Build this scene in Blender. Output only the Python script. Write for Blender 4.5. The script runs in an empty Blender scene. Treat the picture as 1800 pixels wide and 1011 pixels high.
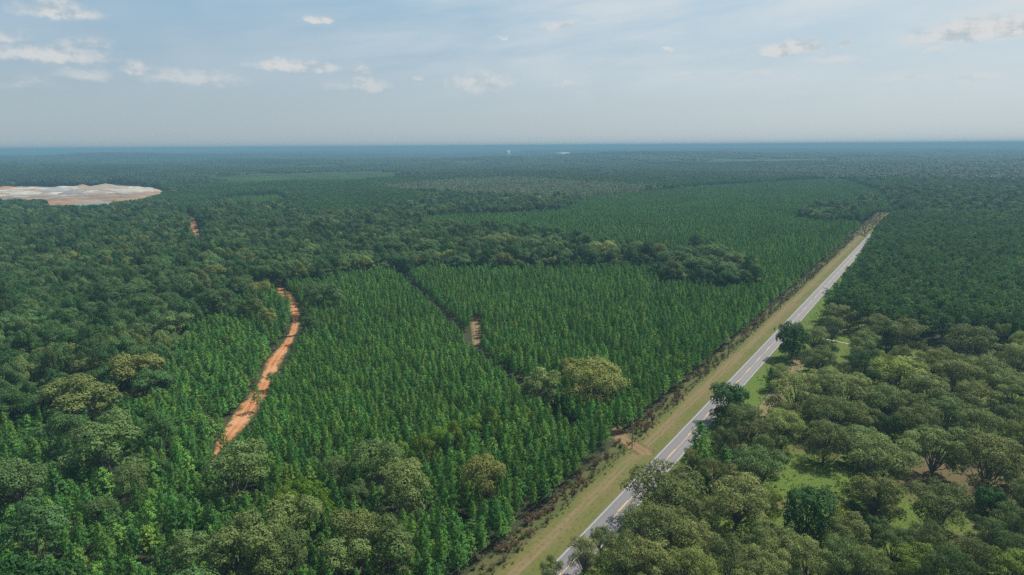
import bpy, math, random
import numpy as np
from mathutils import Vector, Matrix, Euler

random.seed(3)
rng = np.random.default_rng(11)
SC = bpy.context.scene
COL = SC.collection
R = math.radians

# ------------------------------------------------------------------ camera
CAMH = 100.0
FPX = 1200.0                      # focal length in pixels of an 1800 px wide picture
PITCH, ROLL = R(11.72), R(-0.38)
cam_data = bpy.data.cameras.new('camera')
cam_data.sensor_width = 36.0
cam_data.lens = 24.0
cam_data.clip_start = 0.5
cam_data.clip_end = 90000.0
cam = bpy.data.objects.new('camera', cam_data)
COL.objects.link(cam)
CM = Matrix.Rotation(R(90) - PITCH, 3, 'X') @ Matrix.Rotation(ROLL, 3, 'Z')
cam.rotation_euler = CM.to_euler()
cam.location = (0, 0, CAMH)
SC.camera = cam
CMN = np.array(CM)

# ------------------------------------------------------------------ sun and sky
SUN_AZ, SUN_EL = R(58), R(56)     # clockwise from the view direction (+Y)
sun_dir = Vector((math.sin(SUN_AZ) * math.cos(SUN_EL), math.cos(SUN_AZ) * math.cos(SUN_EL), math.sin(SUN_EL)))
sun_data = bpy.data.lights.new('sun', 'SUN')
sun_data.energy = 4.8
sun_data.angle = R(0.53)
sun_data.color = (1.0, 0.94, 0.85)
sun = bpy.data.objects.new('sun', sun_data)
sun.rotation_euler = (-sun_dir).to_track_quat('-Z', 'Y').to_euler()
sun.location = (0, 0, 500)
COL.objects.link(sun)

SKY_STRENGTH = 0.1
SC.view_settings.view_transform = 'Standard'
SC.view_settings.look = 'None'
EXPO = 0.95
SC.view_settings.exposure = EXPO
SC.view_settings.gamma = 1.0
SC.view_settings.use_curve_mapping = False
SC.render.engine = 'CYCLES'
SC.cycles.max_bounces = 5
SC.cycles.diffuse_bounces = 3
SC.cycles.glossy_bounces = 2
SC.cycles.transmission_bounces = 3
SC.cycles.transparent_max_bounces = 8
SC.cycles.volume_bounces = 0
SC.cycles.use_denoising = False
SC.cycles.caustics_reflective = False
SC.cycles.caustics_refractive = False


def project(p):
    """World points (N,3) to pixels of the 1800 x 1011 picture."""
    p = np.atleast_2d(np.asarray(p, float)) - np.array([0, 0, CAMH])
    c = p @ CMN
    z = np.maximum(-c[:, 2], 1e-3)
    return np.stack([900 + FPX * c[:, 0] / z, 505.5 - FPX * c[:, 1] / z, -c[:, 2]], 1)


def P(u, v, h=0.0):
    """The point at height h that a pixel looks at."""
    d = CMN @ np.array([(u - 900) / FPX, (505.5 - v) / FPX, -1.0])
    k = (h - CAMH) / d[2]
    return np.array([d[0] * k, d[1] * k, h])


def pix_dir(u, v):
    d = CMN @ np.array([(u - 900) / FPX, (505.5 - v) / FPX, -1.0])
    return d / np.linalg.norm(d)


# ---- node helpers
class NT:
    def __init__(self, tree):
        self.t = tree
        self.n = tree.nodes
        self.l = tree.links

    def add(self, typ, **kw):
        nd = self.n.new(typ)
        for k, v in kw.items():
            setattr(nd, k, v)
        return nd

    def put(self, sock, val):
        if isinstance(val, bpy.types.NodeSocket):
            self.l.new(val, sock)
        elif val is not None:
            if sock.type == 'RGBA' and len(val) == 3:
                val = (*val, 1)
            sock.default_value = val

    def math(self, op, a, b=None, c=None, clamp=False):
        nd = self.add('ShaderNodeMath', operation=op, use_clamp=clamp)
        self.put(nd.inputs[0], a)
        if b is not None: self.put(nd.inputs[1], b)
        if c is not None: self.put(nd.inputs[2], c)
        return nd.outputs[0]

    def vmath(self, op, a, b=None, out=0):
        nd = self.add('ShaderNodeVectorMath', operation=op)
        self.put(nd.inputs[0], a)
        if b is not None: self.put(nd.inputs[1], b)
        return nd.outputs[out]

    def mix(self, f, a, b, blend='MIX'):
        nd = self.add('ShaderNodeMix', data_type='RGBA', blend_type=blend)
        self.put(nd.inputs[0], f)
        self.put(nd.inputs[6], a)
        self.put(nd.inputs[7], b)
        return nd.outputs[2]

    def smooth(self, x, a, b, lo=0.0, hi=1.0):
        nd = self.add('ShaderNodeMapRange', interpolation_type='SMOOTHSTEP')
        self.put(nd.inputs[0], x)
        nd.inputs[1].default_value = a
        nd.inputs[2].default_value = b
        nd.inputs[3].default_value = lo
        nd.inputs[4].default_value = hi
        return nd.outputs[0]

    def noise(self, vec, scale, detail=3, rough=0.5, out=0):
        nd = self.add('ShaderNodeTexNoise')
        self.put(nd.inputs['Vector'], vec)
        nd.inputs['Scale'].default_value = scale
        nd.inputs['Detail'].default_value = detail
        nd.inputs['Roughness'].default_value = rough
        return nd.outputs[out]

    def ramp(self, f, stops, interp='LINEAR'):
        nd = self.add('ShaderNodeValToRGB')
        nd.color_ramp.interpolation = interp
        el = nd.color_ramp.elements
        while len(el) < len(stops):
            el.new(0.5)
        for e, (p, c) in zip(el, stops):
            e.position = p
            e.color = (*c, 1)
        self.put(nd.inputs[0], f)
        return nd.outputs[0]

    def xyz(self, v):
        nd = self.add('ShaderNodeSeparateXYZ')
        self.put(nd.inputs[0], v)
        return nd.outputs

    def comb(self, x, y, z):
        nd = self.add('ShaderNodeCombineXYZ')
        for s, v in zip(nd.inputs, (x, y, z)):
            self.put(s, v)
        return nd.outputs[0]


world = bpy.data.worlds.new('World')
SC.world = world
world.use_nodes = True
wt = NT(world.node_tree)
wt.n.clear()
w_out = wt.add('ShaderNodeOutputWorld')
w_bg = wt.add('ShaderNodeBackground')
w_bg.inputs['Strength'].default_value = SKY_STRENGTH
wt.l.new(w_bg.outputs[0], w_out.inputs[0])
sky = wt.add('ShaderNodeTexSky', sky_type='NISHITA')
sky.sun_disc = False
sky.sun_elevation = SUN_EL
sky.sun_rotation = SUN_AZ
sky.altitude = 100
sky.air_density = 1.0
sky.dust_density = 1.6
sky.ozone_density = 1.2
wd = wt.add('ShaderNodeTexCoord').outputs['Generated']
dx, dy_, dz = wt.xyz(wd)
az = wt.math('ARCTAN2', dx, dy_)
el = wt.math('ARCSINE', dz)
SKW = 1.0 / SKY_STRENGTH / 2 ** EXPO          # colours below are as seen in the picture
# milky summer air low in the sky, brighter towards the sun's side
milk = wt.mix(wt.smooth(az, -0.65, 0.7), (0.40 * SKW, 0.478 * SKW, 0.527 * SKW), (0.525 * SKW, 0.60 * SKW, 0.635 * SKW))
blue = wt.mix(wt.smooth(az, -0.65, 0.8), (0.225 * SKW, 0.42 * SKW, 0.59 * SKW), (0.50 * SKW, 0.645 * SKW, 0.74 * SKW))
f_el = wt.smooth(el, 0.0, 0.25)
skyc = wt.mix(0.93, sky.outputs[0], wt.mix(f_el, milk, blue))
ae = wt.comb(az, el, 0.0)
# thin high cloud drawn out in streaks
st_v = wt.vmath('MULTIPLY', wt.comb(wt.math('SUBTRACT', az, wt.math('MULTIPLY', el, 0.2)), wt.math('SUBTRACT', el, wt.math('MULTIPLY', az, 0.10)), 0.0), (3.0, 17.0, 1.0))
st = wt.noise(st_v, 1.0, 5, 0.58)
st2 = wt.noise(ae, 5.5, 3, 0.5)
streak = wt.math('MULTIPLY', wt.smooth(st, 0.30, 0.66), wt.smooth(st2, 0.22, 0.55))
streak = wt.math('MULTIPLY', streak, wt.smooth(az, -0.45, 0.3, 0.25, 1.0))
streak = wt.math('MULTIPLY', streak, wt.smooth(el, 0.02, 0.14))
skyc = wt.mix(wt.math('MULTIPLY', streak, 0.95), skyc, (0.65 * SKW, 0.71 * SKW, 0.745 * SKW))
# fair weather clouds: centre pixel, half width, half height, strength
CUM = [(100, 22, 60, 18, .82), (12, 66, 36, 16, .55), (88, 100, 92, 20, .78), (150, 80, 48, 16, .55), (150, 133, 50, 18, .6),
       (40, 150, 70, 18, .4), (241, 123, 26, 14, .7), (345, 140, 85, 24, .68), (558, 35, 24, 10, 1.0), (515, 119, 80, 15, .88),
       (640, 122, 22, 16, .65), (643, 152, 48, 18, .75), (735, 136, 15, 7, .5), (842, 148, 72, 26, .72), (886, 66, 20, 5, .6),
       (990, 149, 40, 10, .45), (1176, 84, 16, 5, .7), (1210, 129, 26, 8, .5), (1395, 88, 58, 18, .9), (1487, 80, 20, 10, .6),
       (1470, 105, 70, 12, .45), (1340, 130, 110, 16, .4), (1735, 58, 110, 26, .95), (1640, 90, 30, 8, .6), (1600, 138, 90, 14, .38),
       (1720, 140, 50, 14, .45), (1370, 165, 90, 14, .3), (560, 150, 120, 16, .3), (985, 45, 50, 14, .5)]
warp = wt.vmath('SCALE', wt.vmath('SUBTRACT', wt.noise(ae, 42.0, 4, 0.6, out=1), (0.5, 0.5, 0.5)))
warp.node.inputs['Scale'].default_value = 0.022
aw = wt.vmath('ADD', ae, warp)
field = None
for (u, v, hw, hh, s) in CUM:
    d = pix_dir(u, v)
    a0, e0 = math.atan2(d[0], d[1]), math.asin(d[2])
    q = wt.vmath('MULTIPLY', wt.vmath('SUBTRACT', aw, (a0, e0, 0)), (1225 / hw / 1.18, 1225 / hh / 1.18, 0))
    qx, qy, _ = wt.xyz(q)
    qy = wt.math('MAXIMUM', qy, wt.math('MULTIPLY', qy, -1.9))      # flat base
    ln = wt.math('SQRT', wt.math('ADD', wt.math('MULTIPLY', qx, qx), wt.math('MULTIPLY', qy, qy)))
    f = wt.math('MULTIPLY', wt.math('SUBTRACT', 1.15, ln, clamp=True), s)
    field = f if field is None else wt.math('MAXIMUM', field, f)
cn_v = wt.vmath('MULTIPLY', ae, (34.0, 55.0, 1.0))
cn = wt.noise(cn_v, 1.0, 6, 0.6)
cn2 = wt.noise(wt.vmath('ADD', cn_v, (0.20, 0.45, 0.0)), 1.0, 6, 0.6)
dens = wt.math('ADD', field, wt.math('MULTIPLY', wt.math('SUBTRACT', cn, 0.5), 1.1))
alpha = wt.math('MULTIPLY', wt.smooth(dens, 0.05, 0.80), wt.smooth(field, 0.0, 0.5))
alpha = wt.math('MULTIPLY', alpha, wt.smooth(el, 0.03, 0.13, 0.3, 1.0))
lit = wt.smooth(wt.math('SUBTRACT', cn, cn2), -0.19, 0.07)
cc = wt.mix(lit, (0.47 * SKW, 0.54 * SKW, 0.585 * SKW), (0.70 * SKW, 0.705 * SKW, 0.70 * SKW))
skyc = wt.mix(wt.math('MULTIPLY', alpha, 0.9), skyc, cc)
wt.put(w_bg.inputs['Color'], skyc)


# ------------------------------------------------------------------ mesh helpers
def mesh_np(name, verts, faces, mats=(), midx=None, tone=None, uv=None, smooth=False):
    """faces: list of (M,k) index arrays (k = 3 or 4)."""
    me = bpy.data.meshes.new(name)
    verts = np.asarray(verts, np.float32)
    me.vertices.add(len(verts))
    me.vertices.foreach_set('co', verts.ravel())
    faces = [np.asarray(f, np.int32) for f in faces if len(f)]
    loops = np.concatenate([f.ravel() for f in faces])
    totals = np.concatenate([np.full(len(f), f.shape[1], np.int32) for f in faces])
    starts = np.concatenate([[0], np.cumsum(totals)[:-1]]).astype(np.int32)
    me.loops.add(len(loops))
    me.loops.foreach_set('vertex_index', loops)
    me.polygons.add(len(totals))
    me.polygons.foreach_set('loop_start', starts)
    me.polygons.foreach_set('loop_total', totals)
    for m in mats:
        me.materials.append(m)
    if midx is not None:
        me.polygons.foreach_set('material_index', np.asarray(midx, np.int32))
    if tone is not None:
        a = me.attributes.new('tone', 'FLOAT', 'FACE')
        a.data.foreach_set('value', np.asarray(tone, np.float32))
    me.update(calc_edges=True)
    if uv is not None:
        lay = me.uv_layers.new(name='UVMap')
        lay.data.foreach_set('uv', np.asarray(uv, np.float32)[loops].ravel())
    if smooth:
        me.polygons.foreach_set('use_smooth', np.ones(len(totals), bool))
    return me


def link(name, me, parent=None, loc=(0, 0, 0)):
    o = bpy.data.objects.new(name, me)
    o.location = loc
    COL.objects.link(o)
    if parent is not None:
        o.parent = parent
    return o


def tag(o, label=None, cat=None, group=None, kind=None):
    if label: o['label'] = label
    if cat: o['category'] = cat
    if group: o['group'] = group
    if kind: o['kind'] = kind
    return o


class Geo:
    """Collects pieces of mesh with a material slot and a tone per face."""
    def __init__(self):
        self.v, self.q, self.t3, self.qm, self.tm, self.qt, self.tt, self.n = [], [], [], [], [], [], [], 0

    def add(self, verts, quads=None, tris=None, mat=0, tone=0.5):
        verts = np.asarray(verts, float)
        if quads is not None and len(quads):
            quads = np.asarray(quads) + self.n
            self.q.append(quads); self.qm.append(np.full(len(quads), mat))
            self.qt.append(np.broadcast_to(tone, (len(quads),)))
        if tris is not None and len(tris):
            tris = np.asarray(tris) + self.n
            self.t3.append(tris); self.tm.append(np.full(len(tris), mat))
            self.tt.append(np.broadcast_to(tone, (len(tris),)))
        self.v.append(verts)
        self.n += len(verts)

    def mesh(self, name, mats, smooth=False):
        f, m, t = [], [], []
        if self.q:
            f.append(np.concatenate(self.q)); m += self.qm; t += self.qt
        if self.t3:
            f.append(np.concatenate(self.t3)); m += self.tm; t += self.tt
        return mesh_np(name, np.concatenate(self.v), f, mats, np.concatenate(m), np.concatenate(t), smooth=smooth)


def tube(g, pts, radii, sides=6, mat=0, tone=0.5, cap=True):
    pts = np.asarray(pts, float)
    n = len(pts)
    vs = []
    for i in range(n):
        d = pts[min(i + 1, n - 1)] - pts[max(i - 1, 0)]
        d = d / (np.linalg.norm(d) + 1e-9)
        a = np.cross(d, [0.3, 0.9, 0.1] if abs(d[2]) > 0.9 else [0, 0, 1.0])
        a /= np.linalg.norm(a) + 1e-9
        b = np.cross(d, a)
        th = np.arange(sides) * 2 * np.pi / sides
        vs.append(pts[i] + radii[i] * (np.cos(th)[:, None] * a + np.sin(th)[:, None] * b))
    v = np.concatenate(vs)
    q = []
    for i in range(n - 1):
        for k in range(sides):
            k2 = (k + 1) % sides
            q.append((i * sides + k, i * sides + k2, (i + 1) * sides + k2, (i + 1) * sides + k))
    tr = []
    if cap:
        v = np.concatenate([v, pts[-1:]])
        for k in range(sides):
            tr.append(((n - 1) * sides + k, (n - 1) * sides + (k + 1) % sides, n * sides))
    g.add(v, q, tr, mat, tone)


def box(g, c, s, mat=0, rz=0.0, tone=0.5):
    x, y, z = np.array(s) / 2
    v = np.array([[-x, -y, -z], [x, -y, -z], [x, y, -z], [-x, y, -z], [-x, -y, z], [x, -y, z], [x, y, z], [-x, y, z]])
    cs, sn = math.cos(rz), math.sin(rz)
    v = np.stack([v[:, 0] * cs - v[:, 1] * sn, v[:, 0] * sn + v[:, 1] * cs, v[:, 2]], 1) + np.array(c)
    g.add(v, [(3, 2, 1, 0), (4, 5, 6, 7), (0, 1, 5, 4), (1, 2, 6, 5), (2, 3, 7, 6), (3, 0, 4, 7)], None, mat, tone)


def unit(v):
    return v / (np.linalg.norm(v, axis=1, keepdims=True) + 1e-9)


def rand_dirs(n, r):
    return unit(r.normal(size=(n, 3)))


def leaf_quads(g, c, nrm, sx, sy, r, mat=1, tone=0.5, along=None):
    """Leaf sprays: bent four-cornered pieces with centre c and normal nrm."""
    n = len(c)
    nrm = unit(nrm)
    ref = rand_dirs(n, r) if along is None else along
    a = unit(np.cross(nrm, np.cross(ref, nrm)) if along is not None else np.cross(nrm, ref))
    b = np.cross(nrm, a)
    sx = np.broadcast_to(sx, (n,))[:, None] * 0.5
    sy = np.broadcast_to(sy, (n,))[:, None] * 0.5
    j = lambda: r.uniform(0.55, 1.15, (n, 1))
    v = np.stack([c - a * sx * j(), c - b * sy * j(), c + a * sx * j(), c + b * sy * j()], 1).reshape(-1, 3)
    q = np.arange(4 * n).reshape(n, 4)
    g.add(v, q, None, mat, tone)


# ------------------------------------------------------------------ materials
def new_mat(name):
    m = bpy.data.materials.new(name)
    m.use_nodes = True
    t = NT(m.node_tree)
    t.n.clear()
    out = t.add('ShaderNodeOutputMaterial')
    return m, t, out


def foliage(name, stops, transl=0.3, patch=0.5, tonev=0.55, bright=1.0):
    m, t, out = new_mat(name)
    tint = t.add('ShaderNodeAttribute', attribute_type='INSTANCER', attribute_name='tint').outputs['Fac']
    tone = t.add('ShaderNodeAttribute', attribute_name='tone').outputs['Fac']
    oi = t.add('ShaderNodeObjectInfo')
    base = t.ramp(tint, stops)
    pos = t.add('ShaderNodeNewGeometry').outputs['Position']
    pn = t.noise(pos, 0.012, 3, 0.6)
    gain = t.math('MULTIPLY', t.math('MULTIPLY_ADD', tone, 2 * tonev, 1 - tonev), t.math('MULTIPLY_ADD', oi.outputs['Random'], 0.5, 0.75))
    gain = t.math('MULTIPLY', gain, t.math('MULTIPLY_ADD', pn, patch * 2, 1 - patch))
    hsv = t.add('ShaderNodeHueSaturation')
    t.put(hsv.inputs['Color'], base)
    t.put(hsv.inputs['Hue'], t.math('MULTIPLY_ADD', t.math('FRACT', t.math('MULTIPLY', oi.outputs['Random'], 7.31)), 0.026, 0.483))
    t.put(hsv.inputs['Value'], t.math('MULTIPLY', gain, bright))
    p = t.add('ShaderNodeBsdfPrincipled')
    t.put(p.inputs['Base Color'], hsv.outputs[0])
    p.inputs['Roughness'].default_value = 0.6
    p.inputs['Specular IOR Level'].default_value = 0.06
    tr = t.add('ShaderNodeBsdfTranslucent')
    t.put(tr.inputs[0], hsv.outputs[0])
    mx = t.add('ShaderNodeMixShader')
    mx.inputs[0].default_value = transl
    t.l.new(p.outputs[0], mx.inputs[1])
    t.l.new(tr.outputs[0], mx.inputs[2])
    t.l.new(mx.outputs[0], out.inputs[0])
    return m


def plain(name, col, rough=0.85, var=0.25, scale=1.5, metallic=0.0):
    m, t, out = new_mat(name)
    pos = t.add('ShaderNodeTexCoord').outputs['Object']
    n = t.noise(pos, scale, 4, 0.6)
    c = t.mix(n, tuple(x * 0.84 * (1 - var) for x in col), tuple(x * 0.84 * (1 + var) for x in col))
    p = t.add('ShaderNodeBsdfPrincipled')
    t.put(p.inputs['Base Color'], c)
    p.inputs['Roughness'].default_value = rough
    p.inputs['Metallic'].default_value = metallic
    t.l.new(p.outputs[0], out.inputs[0])
    return m


PINE_STOPS = [(0.0, (0.046, 0.138, 0.032)), (0.5, (0.078, 0.190, 0.034)), (1.0, (0.112, 0.205, 0.034))]
TALL_STOPS = [(0.0, (0.030, 0.088, 0.030)), (0.5, (0.052, 0.125, 0.033)), (1.0, (0.088, 0.158, 0.033))]
HARD_STOPS = [(0.0, (0.022, 0.072, 0.016)), (0.3, (0.056, 0.112, 0.036)), (0.55, (0.086, 0.140, 0.044)),
              (0.8, (0.165, 0.180, 0.048)), (1.0, (0.088, 0.185, 0.016))]
PECAN_STOPS = [(0.0, (0.018, 0.060, 0.018)), (0.3, (0.092, 0.132, 0.042)), (0.6, (0.140, 0.168, 0.054)), (1.0, (0.140, 0.205, 0.026))]
SHRUB_STOPS = [(0.0, (0.105, 0.052, 0.042)), (0.35, (0.150, 0.100, 0.062)), (0.65, (0.125, 0.130, 0.050)), (1.0, (0.075, 0.135, 0.030))]
M_young = foliage('young_pine_needles', PINE_STOPS, 0.25, 0.42)
M_tall = foliage('tall_pine_needles', TALL_STOPS, 0.25)
M_hard = foliage('broad_leaves', HARD_STOPS, 0.28)
M_pecan = foliage('pecan_leaves', PECAN_STOPS, 0.3)
M_pale = foliage('pale_thinned_crowns', [(0, (0.12, 0.165, 0.085)), (0.5, (0.17, 0.215, 0.115)), (1, (0.22, 0.26, 0.14))], 0.2)
M_shrub = foliage('shrub_leaves', SHRUB_STOPS, 0.2)
M_bark = plain('pine_bark', (0.085, 0.060, 0.048), 0.95, 0.35, 2.0)
M_bark2 = plain('grey_bark', (0.100, 0.088, 0.075), 0.95, 0.35, 2.0)
M_dead = plain('bare_dead_wood', (0.33, 0.30, 0.27), 0.9, 0.2, 2.0)
M_wood = plain('weathered_pole_wood', (0.115, 0.090, 0.070), 0.9, 0.25, 3.0)
M_glaze = plain('insulator_glaze', (0.42, 0.45, 0.46), 0.3, 0.1)
M_wire = plain('dull_wire', (0.09, 0.10, 0.10), 0.7, 0.1)


# ------------------------------------------------------------------ the lie of the land
def smoothstep(a, b, x):
    t = np.clip((x - a) / (b - a), 0, 1)
    return t * t * (3 - 2 * t)


def wav(x, y, L, seed):
    r = np.random.default_rng(seed)
    s = 0
    for k in range(6):
        a = r.uniform(0, np.pi)
        f = 2 * np.pi / (L * r.uniform(0.55, 1.6))
        s = s + np.sin((x * np.cos(a) + y * np.sin(a)) * f + r.uniform(0, 6.28)) * r.uniform(0.6, 1)
    return s / 3.0


def HT(x, y):
    x = np.asarray(x, float); y = np.asarray(y, float)
    r = np.hypot(x, y)
    a = smoothstep(1700, 5200, r)
    b = smoothstep(6000, 20000, r)
    return a * (20 * wav(x, y, 2600, 5) + 20 * wav(x, y, 5200, 6) + 9 * wav(x, y, 1100, 8)) - 10 * b


# ------------------------------------------------------------------ road frame
RA, RB = P(1017, 946.7), P(1500, 442)
RDIR = (RB - RA)[:2] / np.linalg.norm((RB - RA)[:2])
RNRM = np.array([RDIR[1], -RDIR[0]])          # to the right of the road
R0 = RA[:2] - RDIR * np.dot(RA[:2], RDIR)     # left white line, s = 0 abreast of the camera
ROADW = 6.6


def bend(s):
    return 0.0 * np.asarray(s, float)      # dead straight as far as it can be seen


def road_xy(s, t, z=0.0):
    p = R0 + RDIR * s + RNRM * (t + bend(s))
    return np.array([p[0], p[1], z])


def road_st(x, y):
    dxy = np.stack([np.asarray(x) - R0[0], np.asarray(y) - R0[1]], -1)
    s_ = dxy @ RDIR
    return s_, dxy @ RNRM - bend(s_)


def poly_in(poly, x, y):
    poly = np.asarray(poly)
    x = np.asarray(x); y = np.asarray(y)
    inside = np.zeros(x.shape, bool)
    j = len(poly) - 1
    for i in range(len(poly)):
        xi, yi = poly[i][:2]; xj, yj = poly[j][:2]
        if yi != yj:
            c = ((yi > y) != (yj > y)) & (x < (xj - xi) * (y - yi) / (yj - yi) + xi)
            inside ^= c
        j = i
    return inside


def W(pts, h):
    return np.array([P(*(q if len(q) == 3 else (*q, h)))[:2] for q in pts])


# ------------------------------------------------------------------ zones (outlines of canopies in the picture laid on the ground)
Z_BELT = W([(430, 447), (520, 427), (620, 402), (700, 393), (745, 410), (830, 416), (900, 420), (1005, 432), (1020, 442), (1005, 452), (900, 450),
            (800, 452), (740, 450), (715, 458), (700, 452), (660, 456), (600, 462), (560, 472), (500, 476), (465, 472)], 15)
Z_CLUMP1 = W([(1025, 432), (1060, 423), (1100, 430), (1150, 433), (1170, 440), (1140, 452), (1030, 452)], 14)
Z_CLUMP2 = W([(1150, 452), (1180, 434), (1240, 430), (1300, 445), (1337, 463), (1332, 484), (1240, 486), (1160, 474)], 14)
Z_STRIP3 = W([(690, 362), (760, 350), (850, 348), (985, 345), (992, 359), (900, 365), (780, 368), (705, 376)], 15)
Z_CLUMP4 = W([(1400, 372), (1440, 360), (1500, 352), (1540, 345), (1545, 366), (1520, 378), (1440, 377)], 15)
Z_TALL5 = W([(1505, 372), (1542, 358), (1548, 385), (1530, 398)], 15)
Z_YOUNG = W([(330, 1100, 0), (380, 800, 0), (400, 780, 5), (470, 690, 5), (530, 600, 5), (545, 545, 5), (500, 500), (470, 470), (560, 470), (700, 450), (1010, 450), (1030, 452),
             (1030, 425), (880, 400), (745, 398), (700, 384), (780, 374), (900, 372), (990, 365), (1040, 345), (1240, 326), (1480, 312), (1555, 338), (1570, 365), (1600, 400), (1400, 620), (1000, 1300)], 9)
Z_TRACKSIDE = W([(420, 515), (470, 492), (508, 520), (512, 560), (500, 610), (460, 680), (400, 770), (375, 800), (380, 1100), (-300, 1100), (-300, 760),
                 (0, 745), (80, 725), (200, 695), (285, 690), (300, 610), (345, 565)], 7)
Z_TALL = W([(1556, 372, 16), (1700, 366, 16), (2000, 360, 16), (2100, 660, 0), (1800, 628, 0), (1740, 616, 0), (1650, 606, 0), (1560, 606, 0), (1470, 576, 0), (1420, 562, 0),
            (1500, 470, 0), (1545, 412, 0)], 16)
Z_FIELD1 = W([(345, 316), (440, 306), (640, 300), (720, 300), (700, 316), (560, 324), (420, 323)], 7)
Z_FIELD2 = W([(380, 352), (430, 346), (490, 344), (505, 352), (500, 364), (420, 366)], 7)
Z_FIELD3 = W([(1000, 305), (1060, 296), (1100, 297), (1080, 306)], 7)
Z_PALE = W([(640, 330), (760, 318), (900, 312), (1030, 320), (1140, 326), (1130, 340), (1020, 348), (900, 345), (760, 338)], 12)
Z_TALLB = W([(290, 350), (380, 327), (560, 327), (700, 335), (760, 345), (700, 358), (600, 372), (525, 372), (505, 345), (420, 346), (375, 352), (330, 375)], 15)
Z_QUARRY = np.array([(-2000, 1195), (-930, 1195), (-800, 1232), (-692, 1295), (-680, 1370), (-715, 1470), (-790, 1545), (-2000, 1545)])
FB = W([(694, 462, 9), (760, 520, 9), (800, 556, 9), (829, 590, 9), (880, 630, 9), (925, 665, 9), (975, 700, 9), (1010, 730, 9)], 9)  # firebreak
TALLH = {'young': 9.5, 'tall': 16.5, 'hard': 16.0}


def dist_poly(pl, x, y):
    d = np.full(np.shape(x), 1e9)
    for a, b in zip(pl[:-1], pl[1:]):
        ab = b - a
        t = np.clip(((x - a[0]) * ab[0] + (y - a[1]) * ab[1]) / (ab @ ab), 0, 1)
        d = np.minimum(d, np.hypot(x - a[0] - t * ab[0], y - a[1] - t * ab[1]))
    return d


def zone(x, y):
    """0 nothing, 1 young pine, 2 tall pine, 3 hardwood, 4 orchard, 5 trackside pine, 6 pale thinned wood."""
    x = np.asarray(x, float); y = np.asarray(y, float)
    r = np.hypot(x, y)
    z = np.full(x.shape, 3)
    far = r > 1250
    n1 = wav(x, y, 1700, 21) + 0.4 * wav(x, y, 420, 22)
    n2 = wav(x, y, 1900, 23) + 0.3 * wav(x, y, 500, 24)
    z[far & (n1 > 0.25)] = 2
    z[far & (n2 > 0.70) & (r > 1800)] = 1
    z[far & (n2 < -1.1) & (r > 2600)] = 0
    for poly, k in ((Z_TALLB, 2), (Z_FIELD1, 1), (Z_FIELD2, 1), (Z_FIELD3, 1), (Z_PALE, 6), (Z_YOUNG, 1), (Z_STRIP3, 3), (Z_BELT, 3), (Z_CLUMP1, 3),
                    (Z_CLUMP2, 3), (Z_CLUMP4, 3), (Z_TALL5, 2), (Z_TRACKSIDE, 5)):
        z[poly_in(poly, x, y)] = k
    s, t = road_st(x, y)
    right = (t > ROADW) & (s < 1000)
    z[right & (y < 520)] = 4
    z[right & poly_in(Z_TALL, x, y)] = 2
    edge = np.where(s < 560, 12.5, np.where(s < 800, 12.5 - 8.5 * (s - 560) / 240, 3.6))
    z[right & (t < ROADW + edge) & (z != 4)] = 0
    z[(t > -15.2) & (t < ROADW + 4) & (s < 1150)] = 0
    z[poly_in(Z_QUARRY, x, y)] = 0
    z[(dist_poly(FB, x, y) < 4.0) & ((z == 1) | (z == 5))] = 0
    return z


# things that stay open to the camera (picture outlines)
TRACK_ROWS = [(797, 376, 382), (780, 380, 398), (760, 392, 421), (740, 405, 438), (720, 418, 452), (700, 433, 466), (685, 448, 472), (670, 457, 478),
              (655, 463, 486), (640, 467, 492), (625, 478, 500), (610, 492, 509), (595, 503, 516), (580, 511, 523), (565, 513, 527), (550, 512, 527),
              (535, 508, 524), (520, 497, 514), (508, 484, 503), (500, 476, 490)]
TRACK2_ROWS = [(419, 344, 351), (405, 337, 350), (395, 334, 347), (385, 330, 342), (378, 326, 334)]
OPEN = [np.array([(l, y) for y, l, r in TRACK_ROWS] + [(r, y) for y, l, r in TRACK_ROWS[::-1]], float),
        np.array([(l, y) for y, l, r in TRACK2_ROWS] + [(r, y) for y, l, r in TRACK2_ROWS[::-1]], float),
        np.array([(830, 562), (842, 558), (843, 593), (832, 590)], float),
        np.array([(1072, 758), (1105, 768), (1110, 790), (1090, 785)], float),
        np.array([(0, 326), (120, 326), (200, 322), (280, 330), (283, 341), (240, 350), (205, 354), (195, 358), (135, 361), (120, 360), (85, 361), (80, 350), (0, 349)], float),
        np.array([(876, 261), (925, 261), (925, 269), (876, 269)], float),
        np.array([(955, 264), (1006, 264), (1006, 271), (955, 271)], float)]


def hides_open(x, y, z, h, rad=0.0):
    bad = np.zeros(len(x), bool)
    for k, w in ((0.2, 0.6), (0.35, 0.8), (0.5, 0.85), (0.65, 0.75), (0.8, 0.5), (0.95, 0.15)):
        for sd in (-1, -0.6, -0.25, 0, 0.25, 0.6, 1):
            p = project(np.stack([x + sd * rad * w, y, z + h * k], 1))
            for poly in OPEN:
                bad |= poly_in(poly, p[:, 0], p[:, 1])
    return bad


def in_frame(x, y, z, mu=140, mv=150):
    p = project(np.stack([x, y, z], 1))
    return (p[:, 2] > 1) & (p[:, 0] > -mu) & (p[:, 0] < 1800 + mu) & (p[:, 1] < 1011 + mv)


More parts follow.
